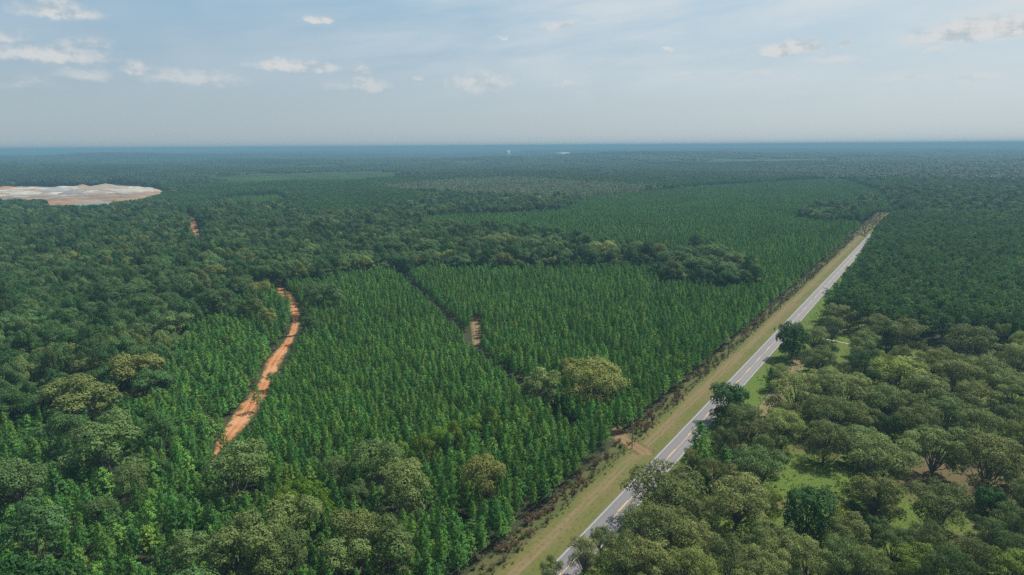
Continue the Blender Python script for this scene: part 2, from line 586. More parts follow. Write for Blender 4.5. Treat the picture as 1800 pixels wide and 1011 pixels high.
# ------------------------------------------------------------------ ground
def ground_material():
    m, t, out = new_mat('forest_floor')
    pos = t.add('ShaderNodeNewGeometry').outputs['Position']
    n = t.noise(pos, 0.06, 5, 0.65)
    n2 = t.noise(pos, 0.9, 4, 0.6)
    c = t.ramp(n, [(0.25, (0.020, 0.026, 0.012)), (0.5, (0.034, 0.036, 0.018)), (0.75, (0.060, 0.048, 0.027))])
    c = t.mix(t.math('MULTIPLY', n2, 0.6), c, (0.022, 0.034, 0.014))
    p = t.add('ShaderNodeBsdfPrincipled')
    t.put(p.inputs['Base Color'], t.mix(1.0, c, (0.84, 0.84, 0.84), 'MULTIPLY'))
    p.inputs['Roughness'].default_value = 1.0
    p.inputs['Specular IOR Level'].default_value = 0.1
    t.l.new(p.outputs[0], out.inputs[0])
    return m


def build_ground():
    rad = np.concatenate([[30, 200, 600, 1000, 1400, 1700], np.geomspace(1800, 38000, 110)])
    na = 360
    th = np.arange(na) * 2 * np.pi / na
    X = rad[:, None] * np.sin(th); Y = rad[:, None] * np.cos(th)
    v = np.stack([X, Y, HT(X, Y)], -1).reshape(-1, 3)
    i, k = np.meshgrid(np.arange(len(rad) - 1), np.arange(na), indexing='ij')
    k2 = (k + 1) % na
    q = np.stack([i * na + k2, i * na + k, (i + 1) * na + k, (i + 1) * na + k2], -1).reshape(-1, 4)
    v = np.concatenate([v, [[0, 0, 0]]])
    c = len(v) - 1
    tr = np.stack([np.full(na, c), np.arange(na), (np.arange(na) + 1) % na], 1)[:, ::-1]
    o = link('ground', mesh_np('ground', v, [q, tr], [ground_material()]))
    tag(o, 'dark forest floor reaching out to the horizon', 'ground', kind='structure')
    return v[:, 2].min()


ZMIN = build_ground()


def ribbon(name, rows, mat, z):
    """rows: list of cross sections, each a list of (x, y, s, t)."""
    v, uv, q = [], [], []
    n = len(rows[0])
    for i, row in enumerate(rows):
        for (x, y, s, t) in row:
            v.append((x, y, z)); uv.append((s, t))
    for i in range(len(rows) - 1):
        for k in range(n - 1):
            a = i * n + k
            q.append((a, a + 1, a + n + 1, a + n))
    return link(name, mesh_np(name, v, [np.array(q)], [mat], uv=uv))


def road_rows(s0, s1, ds, ts):
    rows = []
    for s in np.arange(s0, s1 + ds * 0.5, ds):
        rows.append([(*road_xy(s, t)[:2], s, t) for t in ts])
    return rows


def verge_material():
    m, t, out = new_mat('mown_verge_grass')
    uv = t.add('ShaderNodeTexCoord').outputs['UV']
    s, tt, _ = t.xyz(uv)
    streak = t.noise(t.comb(t.math('MULTIPLY', s, 0.05), t.math('MULTIPLY', tt, 1.1), 0.0), 1.0, 4, 0.6)
    spot = t.noise(uv, 0.8, 5, 0.65)
    big = t.noise(uv, 0.05, 3, 0.5)
    wob = t.math('MULTIPLY', t.math('SUBTRACT', t.noise(t.comb(t.math('MULTIPLY', s, 0.03), 0.0, 0.0), 1.0, 2), 0.5), 1.6)
    d = t.math('ABSOLUTE', t.math('ADD', t.math('ADD', tt, 6.3), wob))
    worn = t.smooth(d, 0.5, 3.0, 1.0, 0.0)
    ruts = t.smooth(t.math('ABSOLUTE', t.math('SUBTRACT', d, 0.85)), 0.05, 0.55, 1.0, 0.0)
    green = t.mix(streak, (0.068, 0.088, 0.022), (0.098, 0.100, 0.031))
    green = t.mix(t.smooth(big, 0.35, 0.7), green, (0.115, 0.098, 0.040))
    c = t.mix(t.math('MULTIPLY', worn, t.smooth(streak, 0.3, 0.65)), green, (0.145, 0.108, 0.058))
    c = t.mix(t.math('MULTIPLY', ruts, t.math('MULTIPLY', t.smooth(spot, 0.35, 0.65), 0.55)), c, (0.20, 0.145, 0.092))
    c = t.mix(t.math('MULTIPLY', t.smooth(spot, 0.45, 0.75), 0.75), c, (0.040, 0.050, 0.016))
    rough_edge = t.smooth(tt, -11.2, -9.2, 1.0, 0.0)
    c = t.mix(t.math('MULTIPLY', rough_edge, t.math('MULTIPLY_ADD', spot, 0.6, 0.45)), c, (0.052, 0.062, 0.023))
    p = t.add('ShaderNodeBsdfPrincipled')
    t.put(p.inputs['Base Color'], t.mix(1.0, c, (0.84, 0.84, 0.84), 'MULTIPLY'))
    p.inputs['Roughness'].default_value = 1.0
    p.inputs['Specular IOR Level'].default_value = 0.1
    t.l.new(p.outputs[0], out.inputs[0])
    return m


def grass_material():
    m, t, out = new_mat('orchard_grass')
    pos = t.add('ShaderNodeNewGeometry').outputs['Position']
    big = t.noise(pos, 0.035, 3, 0.55)
    mid = t.noise(pos, 0.25, 4, 0.6)
    fine = t.noise(pos, 1.6, 4, 0.65)
    c = t.mix(mid, (0.056, 0.098, 0.016), (0.108, 0.148, 0.028))
    c = t.mix(t.smooth(big, 0.52, 0.66), c, (0.105, 0.092, 0.038))
    c = t.mix(t.math('MULTIPLY', t.smooth(fine, 0.40, 0.66), 0.8), c, (0.026, 0.044, 0.010))
    # worn brown soil in the south-eastern corner of the orchard
    b = P(1690, 845)
    d = t.vmath('LENGTH', t.vmath('MULTIPLY', t.vmath('SUBTRACT', pos, tuple(b)), (1 / 26.0, 1 / 22.0, 0)), out=1)
    f = t.smooth(t.math('ADD', d, t.math('MULTIPLY', t.math('SUBTRACT', mid, 0.5), 1.2)), 0.5, 1.2, 1.0, 0.0)
    c = t.mix(f, c, t.mix(fine, (0.066, 0.056, 0.027), (0.105, 0.084, 0.042)))
    p = t.add('ShaderNodeBsdfPrincipled')
    t.put(p.inputs['Base Color'], t.mix(1.0, c, (0.84, 0.84, 0.84), 'MULTIPLY'))
    p.inputs['Roughness'].default_value = 1.0
    p.inputs['Specular IOR Level'].default_value = 0.1
    t.l.new(p.outputs[0], out.inputs[0])
    return m


def asphalt_material():
    m, t, out = new_mat('worn_asphalt')
    uv = t.add('ShaderNodeTexCoord').outputs['UV']
    s, tt, _ = t.xyz(uv)
    a = t.noise(t.comb(t.math('MULTIPLY', s, 0.03), t.math('MULTIPLY', tt, 1.4), 0.0), 1.0, 4, 0.6)
    b = t.noise(uv, 2.2, 5, 0.7)
    x = t.math('PINGPONG', t.math('SUBTRACT', tt, 0.0), 1.65)       # 0 at line and lane middles
    wheel = t.smooth(t.math('ABSOLUTE', t.math('SUBTRACT', x, 0.82)), 0.15, 0.75, 1.0, 0.0)
    base = t.mix(t.smooth(tt, 3.2, 3.45), (0.092, 0.090, 0.097), (0.115, 0.105, 0.107))
    c = t.mix(t.math('MULTIPLY', wheel, t.math('MULTIPLY_ADD', a, 0.8, 0.15)), base, (0.075, 0.074, 0.080))
    c = t.mix(t.math('MULTIPLY', b, 0.35), c, (0.145, 0.137, 0.135))
    p = t.add('ShaderNodeBsdfPrincipled')
    t.put(p.inputs['Base Color'], t.mix(1.0, c, (0.84, 0.84, 0.84), 'MULTIPLY'))
    p.inputs['Roughness'].default_value = 0.75
    t.l.new(p.outputs[0], out.inputs[0])
    return m


def dirt_material(name, cols, streak_scale=None):
    """cols: dark soil, soil, pale soil, grass of the ragged edge."""
    m, t, out = new_mat(name)
    pos = t.add('ShaderNodeNewGeometry').outputs['Position']
    uv = t.add('ShaderNodeTexCoord').outputs['UV']
    s, tt, _ = t.xyz(uv)
    n = t.noise(pos, 0.35, 5, 0.65)
    big = t.noise(pos, 0.06, 3, 0.55)
    n2 = t.noise(t.comb(t.math('MULTIPLY', s, 0.10), t.math('MULTIPLY', tt, 9.0), 0.0), 1.0, 4, 0.6)
    c = t.mix(t.smooth(n, 0.3, 0.7), cols[0], cols[1])
    c = t.mix(t.math('MULTIPLY', t.smooth(big, 0.42, 0.66), 0.85), c, cols[2])
    c = t.mix(t.math('MULTIPLY', t.smooth(n2, 0.52, 0.72), 0.65), c, tuple(x * 0.62 for x in cols[0]))
    mid = t.math('ABSOLUTE', t.math('SUBTRACT', tt, 0.5))
    rut = t.smooth(t.math('ABSOLUTE', t.math('SUBTRACT', mid, 0.16)), 0.02, 0.07, 1.0, 0.0)
    c = t.mix(t.math('MULTIPLY', rut, 0.4), c, tuple(min(1, x * 1.25) for x in cols[2]))
    wild = t.noise(pos, 0.22, 5, 0.7)
    edge = t.smooth(t.math('ADD', mid, t.math('MULTIPLY', t.math('SUBTRACT', wild, 0.5), 1.25)), 0.33, 0.43)
    c = t.mix(edge, c, t.mix(n, cols[3], tuple(x * 0.6 for x in cols[3])))
    p = t.add('ShaderNodeBsdfPrincipled')
    t.put(p.inputs['Base Color'], t.mix(1.0, c, (0.84, 0.84, 0.84), 'MULTIPLY'))
    p.inputs['Roughness'].default_value = 1.0
    p.inputs['Specular IOR Level'].default_value = 0.1
    bump = t.add('ShaderNodeBump')
    bump.inputs['Strength'].default_value = 0.7
    bump.inputs['Distance'].default_value = 0.4
    t.put(bump.inputs['Height'], n)
    t.l.new(bump.outputs[0], p.inputs['Normal'])
    t.l.new(p.outputs[0], out.inputs[0])
    return m


M_white_line = plain('white_line_paint', (0.40, 0.39, 0.37), 0.7, 0.2, 3)
M_yellow_line = plain('yellow_line_paint', (0.46, 0.29, 0.10), 0.7, 0.15, 3)

# grass strip and orchard floor to the right of the road
poly = [road_xy(s, 6.9) for s in (60, 200, 400, 600, 900, 1000)] + [P(1560, 420), P(1560, 610), P(2050, 640)] + [np.array([380, 40, 0])]
pv = np.array([(p[0], p[1], 0.012) for p in poly])
me = bpy.data.meshes.new('orchard_grass')
me.from_pydata(pv.tolist(), [], [list(range(len(pv)))])
me.materials.append(grass_material())
tag(link('grass', me), 'rough green grass under the orchard trees and beside the road', 'grass', kind='structure')

o = ribbon('verge', road_rows(60, 1170, 10, (-15.6, -11, -6, -0.2)), verge_material(), 0.016)
tag(o, 'mown grass verge with worn wheel tracks beside the road', 'verge', kind='structure')
o = ribbon('road', road_rows(60, 1170, 18.5, (-0.45, 3.3, 7.0)), asphalt_material(), 0.03)
tag(o, 'straight two lane asphalt road through the forest', 'road', kind='structure')


def markings():
    g = Geo()
    def strip(s0, s1, t0, t1, mat):
        pts = [road_xy(s0, t0, 0.036), road_xy(s0, t1, 0.036), road_xy(s1, t1, 0.036), road_xy(s1, t0, 0.036)]
        g.add(pts, [(0, 1, 2, 3)], None, mat)
    for s in np.arange(60, 1150, 20):
        strip(s, s + 20, -0.03, 0.10, 0)
        strip(s, s + 20, ROADW - 0.04, ROADW + 0.05, 0)
        strip(s, s + 20, 3.36, 3.48, 1)
        strip(s + 2, s + 9, 3.08, 3.26, 1)
    o = link('road_markings', g.mesh('road_markings', [M_white_line, M_yellow_line]))
    tag(o, 'white edge lines and yellow centre lines painted on the road', 'road markings', kind='structure')


markings()

ORANGE = ((0.235, 0.090, 0.030), (0.31, 0.142, 0.064), (0.36, 0.195, 0.105), (0.085, 0.085, 0.028))


def track(name, rows, mat, z, label, widen=0.0):
    rr = []
    sacc = 0.0
    prev = None
    for (y, l, r) in rows:
        a, b = P(l, y), P(r, y)
        c = (a + b) / 2
        a = c + (a - c) * (1 + widen); b = c + (b - c) * (1 + widen)
        if prev is not None: sacc += np.linalg.norm(c - prev)
        prev = c
        rr.append([(*(a + (b - a) * k)[:2], sacc, k) for k in (0, 0.25, 0.5, 0.75, 1.0)])
    o = ribbon(name, rr, mat, z)
    # ribbons laid with the near end first wind the right way up
    tag(o, label, 'dirt track', kind='structure')
    return o


M_clay = dirt_material('orange_clay', ORANGE)
near = [(840, 340, 366), (815, 362, 380)]
mid = [(492, 470, 482), (480, 458, 470), (465, 440, 452), (450, 415, 427), (435, 380, 390), (425, 358, 366)]
track('dirt_track', near + TRACK_ROWS + mid + TRACK2_ROWS + [(371, 318, 324), (362, 306, 313), (352, 288, 300), (343, 278, 290)], M_clay, 0.014,
      'winding orange clay track cut through the pines', widen=0.12)
M_tan = dirt_material('tan_soil', ((0.120, 0.082, 0.042), (0.150, 0.104, 0.056), (0.170, 0.122, 0.070), (0.095, 0.090, 0.032)))
track('farm_entrance', [(800, 1122, 1150), (792, 1106, 1152), (784, 1092, 1136), (776, 1082, 1122), (768, 1072, 1108), (758, 1066, 1098), (748, 1062, 1090)], M_tan, 0.020,
      'bare tan soil entrance from the road into the plantation')
track('fire_lane', [(606, 832, 846), (592, 831, 844), (575, 829, 843), (560, 829, 842), (548, 832, 842)], M_tan, 0.014, 'short bare brown lane in a gap among the young pines', 0.25)
track('far_entrance', [(433, 1488, 1507), (431.5, 1486, 1508), (430, 1484, 1510)], M_tan, 0.020, 'thin tan dirt crossing on the verge far up the road')
M_gravel = dirt_material('pale_gravel', ((0.20, 0.185, 0.16), (0.24, 0.22, 0.185), (0.26, 0.245, 0.21), (0.12, 0.13, 0.06)))
dr = []
for (u, v) in ((1440, 594), (1485, 603), (1530, 613), (1575, 623), (1610, 629), (1645, 635), (1700, 645), (1760, 656)):
    a, b = P(u, v + 1.0), P(u, v - 1.0)
    dr.append([(*a[:2], u * 0.2, 0), (*b[:2], u * 0.2, 1)])
tag(ribbon('driveway', dr, M_gravel, 0.02), 'pale gravel driveway glimpsed between the orchard trees', 'driveway', kind='structure')


# ------------------------------------------------------------------ quarry
def build_quarry():
    nx, ny = 170, 120
    xs = np.linspace(-1900, -690, nx); ys = np.linspace(1180, 1560, ny)
    X, Y = np.meshgrid(xs, ys, indexing='ij')
    ins = np.minimum(Y - 1198 - 95 * smoothstep(-930, -690, X), 1535 - Y)
    # right hand end is rounded
    xr = -682 - 90 * np.clip((Y - 1370) / 165, 0, 1) ** 1.6 - 30 * np.clip((1330 - Y) / 80, 0, 1)
    ins = np.minimum(ins, (xr - X)) + 9 * wav(X, Y, 70, 41) + 5 * wav(X, Y, 26, 42)
    f = smoothstep(0, 45, ins)
    n = wav(X, Y, 90, 31) + 0.6 * wav(X, Y, 37, 32)
    front = 1226 + 8 * wav(X, 0 * Y, 160, 33) + 80 * smoothstep(-930, -690, X)
    d = Y - front
    z = 4.5 * smoothstep(-6, 16, d) + 4.0 * smoothstep(22, 36, d + 6 * n) + 3.5 * smoothstep(50, 64, d + 7 * n) + 2.5 * smoothstep(90, 112, d + 9 * n) + 0.012 * np.clip(d, 0, 500)
    z = z + f * (1.3 * n + 1.4 * np.abs(wav(X, Y, 48, 44))) * smoothstep(0, 30, d) + 2.2 * wav(X, Y, 230, 37) * smoothstep(90, 160, d)
    z = z + 2.5 * smoothstep(1430, 1500, Y)
    z = 0.25 + f * z
    z[ins < -6] = -2.0
    v = np.stack([X, Y, z], -1).reshape(-1, 3)
    i, k = np.meshgrid(np.arange(nx - 1), np.arange(ny - 1), indexing='ij')
    a = i * ny + k
    q = np.stack([a, a + ny, a + ny + 1, a + 1], -1).reshape(-1, 4)
    m, t, out = new_mat('quarry_clay')
    pos = t.add('ShaderNodeNewGeometry').outputs['Position']
    px, py, pz = t.xyz(pos)
    n1 = t.noise(t.vmath('MULTIPLY', pos, (0.006, 0.022, 0.05)), 1.0, 5, 0.62)
    n2 = t.noise(t.vmath('MULTIPLY', pos, (0.012, 0.05, 0.5)), 1.0, 5, 0.65)
    h = t.math('ADD', t.smooth(pz, 1.0, 19.0), t.math('MULTIPLY', t.math('SUBTRACT', n1, 0.5), 1.7))
    c = t.ramp(h, [(0.03, (0.26, 0.12, 0.06)), (0.14, (0.26, 0.17, 0.10)), (0.28, (0.10, 0.068, 0.055)), (0.42, (0.24, 0.18, 0.13)), (0.58, (0.10, 0.082, 0.07)), (0.72, (0.22, 0.19, 0.15)), (1.0, (0.40, 0.375, 0.33))])  # clay layers; the darkest stops paint in shadow lines on the steps
    c = t.mix(t.math('MULTIPLY', t.smooth(n2, 0.48, 0.68), 0.8), c, (0.155, 0.12, 0.095))
    c = t.mix(t.math('MULTIPLY', t.smooth(n1, 0.6, 0.72), 0.8), c, (0.27, 0.14, 0.07))
    n3 = t.noise(t.vmath('MULTIPLY', pos, (0.010, 0.05, 0.35)), 1.0, 6, 0.75)
    c = t.mix(t.math('MULTIPLY', t.smooth(n3, 0.45, 0.58), 0.8), c, (0.185, 0.130, 0.088))
    n4 = t.noise(t.vmath('MULTIPLY', pos, (0.020, 0.07, 0.15)), 1.0, 6, 0.75)
    c = t.mix(t.math('MULTIPLY', t.smooth(n4, 0.52, 0.62), 0.85), c, (0.095, 0.09, 0.088))
    rim = t.math('ADD', px, t.math('MULTIPLY', n1, 60.0))
    c = t.mix(t.math('MULTIPLY', t.smooth(rim, -725.0, -680.0), 0.55), c, (0.25, 0.15, 0.09))
    p = t.add('ShaderNodeBsdfPrincipled')
    t.put(p.inputs['Base Color'], t.mix(1.0, c, (0.84, 0.84, 0.84), 'MULTIPLY'))
    p.inputs['Roughness'].default_value = 1.0
    t.l.new(p.outputs[0], out.inputs[0])
    tag(link('quarry', mesh_np('quarry', v, [q], [m], smooth=True)), 'wide open clay quarry with pale stepped banks', 'quarry', kind='structure')
    # pond
    pm, t, out = new_mat('milky_pond_water')
    p = t.add('ShaderNodeBsdfPrincipled')
    p.inputs['Base Color'].default_value = (0.09, 0.15, 0.155, 1)
    p.inputs['Roughness'].default_value = 0.4
    p.inputs['Specular IOR Level'].default_value = 0.12
    t.l.new(p.outputs[0], out.inputs[0])
    pts = [P(130, 366), P(160, 364), P(200, 360), P(206, 357.2), P(180, 357.6), P(150, 358.6), P(132, 360)]
    me = bpy.data.meshes.new('pond')
    me.from_pydata([(q_[0], q_[1], 1.2) for q_ in pts], [], [list(range(len(pts)))])
    me.materials.append(pm)
    tag(link('pond', me), 'milky turquoise pond at the foot of the quarry bank', 'pond', kind='structure')

    def heap(name, u, v, wpx, dep, hgt, mat, label, seed, base=9.0):
        c = P(u, v, base)
        r = np.random.default_rng(seed)
        sc = FPX / project(c)[0, 2]
        wx = wpx / sc / 2
        nr, na = 9, 36
        vs, fs = [], []
        th = np.arange(na) * 2 * np.pi / na
        for k in range(nr):
            rr = 1 - k / (nr - 1)
            bump = 1 + 0.10 * np.sin(3 * th + seed) + 0.07 * np.sin(7 * th + 2 * seed)
            zz = hgt * (1 - rr) ** 0.8 * (1 + 0.06 * r.normal(size=na)) - 1.5 * (k == 0)
            vs.append(np.stack([wx * rr * bump * np.cos(th) + 0.12 * wx * (1 - rr), dep * rr * bump * np.sin(th), zz], 1))
        for k in range(nr - 1):
            for a in range(na):
                b = (a + 1) % na
                fs.append((k * na + a, k * na + b, (k + 1) * na + b, (k + 1) * na + a))
        o = link(name, mesh_np(name, np.concatenate(vs), [np.array(fs)], [mat], smooth=True), loc=(c[0], c[1], base))
        tag(o, label, 'spoil heap', 'spoil heaps in the quarry')

    grey = plain('grey_sand', (0.155, 0.15, 0.152), 1, 0.15, 0.15)
    tanm = plain('tan_sand', (0.215, 0.19, 0.15), 1, 0.15, 0.1)
    pale = plain('pale_kaolin', (0.29, 0.27, 0.23), 1, 0.12, 0.1)
    orng = plain('orange_earth', (0.22, 0.13, 0.07), 1, 0.25, 0.15)
    heap('spoil_heap', 126, 341, 46, 24, 8.0, grey, 'low grey sand heap in the middle of the quarry', 1, 14)
    heap('spoil_heap', 180, 333, 95, 50, 11, tanm, 'tallest pale tan ridge heap on the quarry skyline', 2, 16)
    heap('spoil_heap', 100, 336, 66, 34, 7.5, plain('pale_grey_sand', (0.21, 0.21, 0.20), 1, 0.12, 0.1), 'long pale grey heap behind the grey sand heap', 3, 16)
    heap('spoil_heap', 143, 330, 26, 24, 7, orng, 'small orange earth heap at the back of the quarry', 4, 17)
    heap('spoil_heap', 8, 334, 48, 40, 8, orng, 'orange earth heap cut by the edge of the quarry forest', 5, 16)
    heap('spoil_heap', 30, 341, 50, 22, 5, pale, 'whitish low heap near the orange earth heap', 6, 15)
    heap('spoil_heap', 232, 336, 70, 32, 6, pale, 'broad white heap at the rounded end of the quarry', 7, 15)
    heap('spoil_heap', 203, 354, 12, 7, 5.5, orng, 'small ochre heap on the bank above the pond', 8, 3.0)
    heap('spoil_heap', 62, 345, 40, 14, 4.0, tanm, 'low tan heap on the lower quarry bench', 9, 11)


build_quarry()


# ------------------------------------------------------------------ trees: shapes
def limb_path(p0, p1, r, sag=0.0, n=4, wob=0.06):
    p0 = np.array(p0, float); p1 = np.array(p1, float)
    L = np.linalg.norm(p1 - p0)
    ts = np.linspace(0, 1, n)
    pts = p0 + (p1 - p0) * ts[:, None] + r.normal(size=(n, 3)) * L * wob * (np.sin(ts * np.pi))[:, None]
    pts[:, 2] += sag * np.sin(ts * np.pi) * L
    return pts


def broadleaf(seed, Rc=6.0, H=15.0, zb=3.5, nl=16, nleaf=5200, leaf=0.55, openness=0.0, lobe=(0.30, 0.44), flat=0.55, trunk_r=0.28, bare=0):
    """Returns (trunk Geo, crown Geo): trunk with limbs running into separate leafy lobes."""
    r = np.random.default_rng(seed)
    tg, cg = Geo(), Geo()
    lob = []
    ex = r.uniform(0.86, 1.16)
    off = r.normal(0, 0.06, 2) * Rc
    ga = 2.39996
    for i in range(nl):
        k = (i + 0.5) / nl
        rad = Rc * 0.80 * math.sqrt(k) * r.uniform(0.85, 1.12)
        a = i * ga + r.uniform(-0.5, 0.5)
        dome = math.sqrt(max(0, 1 - (rad / Rc / 1.1) ** 2))
        z = zb + (H - zb) * (0.26 + 0.50 * dome) + r.uniform(-0.16, 0.16) * (H - zb)
        lr = Rc * r.uniform(*lobe) * (0.7 if r.random() < 0.3 else 1.0)
        lob.append((np.array([rad * math.cos(a) * ex + off[0], rad * math.sin(a) / ex + off[1], z]), lr))
    # a few lower lobes fill the skirt
    for i in range(nl // 3):
        a = r.uniform(0, 6.28)
        rad = Rc * r.uniform(0.45, 0.8)
        lob.append((np.array([rad * math.cos(a), rad * math.sin(a), zb + (H - zb) * r.uniform(0.12, 0.32)]), Rc * r.uniform(0.22, 0.34)))
    top = zb + (H - zb) * 0.45
    lean = r.uniform(-0.05, 0.05, 2) * H
    crotch = np.array([lean[0], lean[1], zb * 0.8])
    tube(tg, [(0, 0, -0.4), (lean[0] * .3, lean[1] * .3, zb * 0.3), crotch], [trunk_r * 1.25, trunk_r, trunk_r * 0.8], 7, 0, cap=False)
    for i, (c, lr) in enumerate(lob):
        if i % 2 == 0 or openness > 0.2:
            midp = crotch + (c - crotch) * np.array([0.5, 0.5, 0.62])
            pts = np.concatenate([limb_path(crotch, midp, r, 0.03, 3), limb_path(midp, c + [0, 0, lr * 0.3], r, 0.03, 3)[1:]])
            rr = trunk_r * np.array([0.55, 0.42, 0.30, 0.18, 0.07]) * r.uniform(0.7, 1.05)
            tube(tg, pts, rr, 5, 0)
    vol = np.array([lr ** 2 for _, lr in lob])
    cnt = np.maximum(20, (nleaf * vol / vol.sum())).astype(int)
    for (c, lr), n in zip(lob, cnt):
        d = rand_dirs(n, r)
        d[:, 2] = np.where(d[:, 2] < -0.35, -d[:, 2] * 0.6, d[:, 2])
        d = unit(d)
        rr = lr * (1.0 - np.abs(r.normal(0, 0.13 + 0.12 * openness, n))) * (1 + 0.16 * np.sin(d[:, 0] * 5 + seed) * np.sin(d[:, 1] * 5 + 1.3 * seed) + 0.10 * np.sin(d[:, 2] * 8 + d[:, 0] * 6))
        p = c + d * rr[:, None] * np.array([1, 1, flat + 0.25])
        keep = np.ones(n, bool)
        for (c2, l2) in lob:
            if c2 is not c:
                keep &= np.linalg.norm((p - c2) / np.array([1, 1, flat + 0.25]), axis=1) > l2 * 0.62
        p, d = p[keep], d[keep]
        m = len(p)
        tone = np.clip(0.5 + r.normal(0, 0.11, m) + r.normal(0, 0.09), 0, 1)
        leaf_quads(cg, p, d * 0.9 + rand_dirs(m, r) * 0.55 + np.array([0, 0, 0.2]), leaf * r.uniform(0.7, 1.35, m), leaf * r.uniform(0.55, 1.0, m), r, 1, tone)
    return tg, cg


def young_pine(seed, H=9.5, Rc=1.75, tuft=0.42, levels=12, per=7, base=0.30):
    r = np.random.default_rng(seed)
    tg, cg = Geo(), Geo()
    lean = r.normal(0, 0.02, 2) * H
    tube(tg, [(0, 0, -0.3), (lean[0] * .4, lean[1] * .4, H * 0.45), (lean[0], lean[1], H * 0.97)], [0.11, 0.075, 0.02], 5, 0)
    C, N, A, T = [], [], [], []
    side = r.uniform(0, 6.28)
    for k in range(levels):
        f = k / (levels - 1)
        z0 = H * (base + (0.95 - base) * f)
        rad = (Rc * 1.08 * (1 - f) ** 0.56 * (0.62 + 0.38 * min(1, (f + 0.1) * 3.5)) + 0.14) * r.uniform(0.82, 1.15)
        n = max(3, int(per * (1 - 0.4 * f)))
        a0 = r.uniform(0, 6.28)
        for j in range(n):
            a = a0 + j * 2 * np.pi / n + r.uniform(-0.3, 0.3)
            L = rad * r.uniform(0.72, 1.15) * (1 + 0.12 * math.cos(a - side))
            up = r.uniform(0.30, 0.75)
            dirv = np.array([math.cos(a), math.sin(a), up]); dirv /= np.linalg.norm(dirv)
            o = np.array([lean[0] * f, lean[1] * f, z0])
            nt = max(3, int(3 + 5 * L / Rc))
            bt = r.normal(0.5, 0.09)
            for q in np.linspace(0.40, 1.05, nt):
                for w in range(4):
                    C.append(o + dirv * L * q + r.normal(0, 0.14, 3))
                    A.append(dirv + np.array([0, 0, 0.9]) + r.normal(0, 0.35, 3))
                    N.append(np.array([math.cos(a), math.sin(a), 0.75]) + r.normal(0, 0.28, 3))
                    T.append(np.clip(bt + r.normal(0, 0.07), 0, 1))
    for w in range(9):
        C.append(np.array([lean[0], lean[1], H * 0.955]) + r.normal(0, 0.12, 3)); A.append(np.array([0, 0, 1.0]) + r.normal(0, 0.25, 3)); N.append(r.normal(size=3)); T.append(0.55)
    C, N, A, T = map(np.array, (C, N, A, T))
    leaf_quads(cg, C, N, tuft * r.uniform(0.75, 1.35, len(C)), tuft * 0.55, r, 1, T, along=unit(A))
    return tg, cg


def tall_pine(seed, H=17.5, Rc=2.9, tuft=0.62, bole=0.50):
    r = np.random.default_rng(seed)
    tg, cg = Geo(), Geo()
    lean = r.normal(0, 0.015, 2) * H
    tube(tg, [(0, 0, -0.3), (lean[0] * .5, lean[1] * .5, H * 0.5), (lean[0], lean[1], H * 0.95)], [0.19, 0.14, 0.04], 6, 0)
    C, N, A, T = [], [], [], []
    nb = 30
    for k in range(nb):
        f = (k + r.uniform(0, 1)) / nb
        z0 = H * (bole + (0.95 - bole) * f)
        rad = Rc * (0.45 + 0.55 * math.sin(min(1, f * 1.25 + 0.12) * math.pi * 0.86)) * r.uniform(0.6, 1.12)
        a = k * 2.4 + r.uniform(-0.5, 0.5)
        up = r.uniform(0.15, 0.5) + 0.3 * f
        dirv = np.array([math.cos(a), math.sin(a), up]); dirv /= np.linalg.norm(dirv)
        o = np.array([lean[0] * (bole + (1 - bole) * f), lean[1] * (bole + (1 - bole) * f), z0])
        tube(tg, [o, o + dirv * rad * 0.8], [0.045, 0.015], 3, 0, cap=False)
        for q in (0.5, 0.75, 0.98):
            tip = o + dirv * rad * q + r.normal(0, 0.2, 3)
            n = 16
            d = rand_dirs(n, r); d[:, 2] = np.abs(d[:, 2]) * 0.9 - 0.15
            C.append(tip + d * (0.30 + 0.32 * q)); A.append(d + dirv * 0.4); N.append(np.cross(d, r.normal(size=(n, 3))) + d * 0.4 + np.array([0, 0, 0.4]))
            T.append(np.clip(r.normal(0.5, 0.14, n) + r.normal(0, 0.06), 0, 1))
    C, N, A, T = map(np.concatenate, (C, N, A, T))
    leaf_quads(cg, C, N, tuft * r.uniform(0.8, 1.3, len(C)), tuft * 0.45, r, 1, T, along=unit(A))
    return tg, cg


def shrub(seed, Rc=1.1, H=1.6, n=420, leaf=0.22):
    r = np.random.default_rng(seed)
    tg, cg = Geo(), Geo()
    for k in range(7):
        a = k * 0.9 + r.uniform(-.3, .3)
        e = np.array([math.cos(a) * Rc * r.uniform(.3, .8), math.sin(a) * Rc * r.uniform(.3, .8), H * r.uniform(.6, 1.0)])
        tube(tg, limb_path((0, 0, -0.1), e, r, 0.05, 3), [0.03, 0.02, 0.008], 4, 0)
        m = n // 7
        d = rand_dirs(m, r)
        p = e * r.uniform(0.35, 1.05, (m, 1)) + d * Rc * 0.38 * r.uniform(0.3, 1, (m, 1))
        p[:, 2] = np.maximum(p[:, 2], 0.05)
        leaf_quads(cg, p, d + rand_dirs(m, r) * 0.6, leaf * r.uniform(.7, 1.6, m), leaf * 0.7, r, 1, np.clip(r.normal(.5, .2, m), 0, 1))
    return tg, cg


PROTO = {}        # kind -> list of dict(trunk mesh, crown mesh, joint object, height, radius)
PCOL = {}


def join_geo(a, b):
    g = Geo()
    for s in (a, b):
        base = g.n
        for v in s.v: g.v.append(v)
        g.n += s.n
        for L, M in ((s.q, g.q), (s.t3, g.t3)):
            for f in L: M.append(f + base)
        g.qm += s.qm; g.tm += s.tm; g.qt += s.qt; g.tt += s.tt
    return g


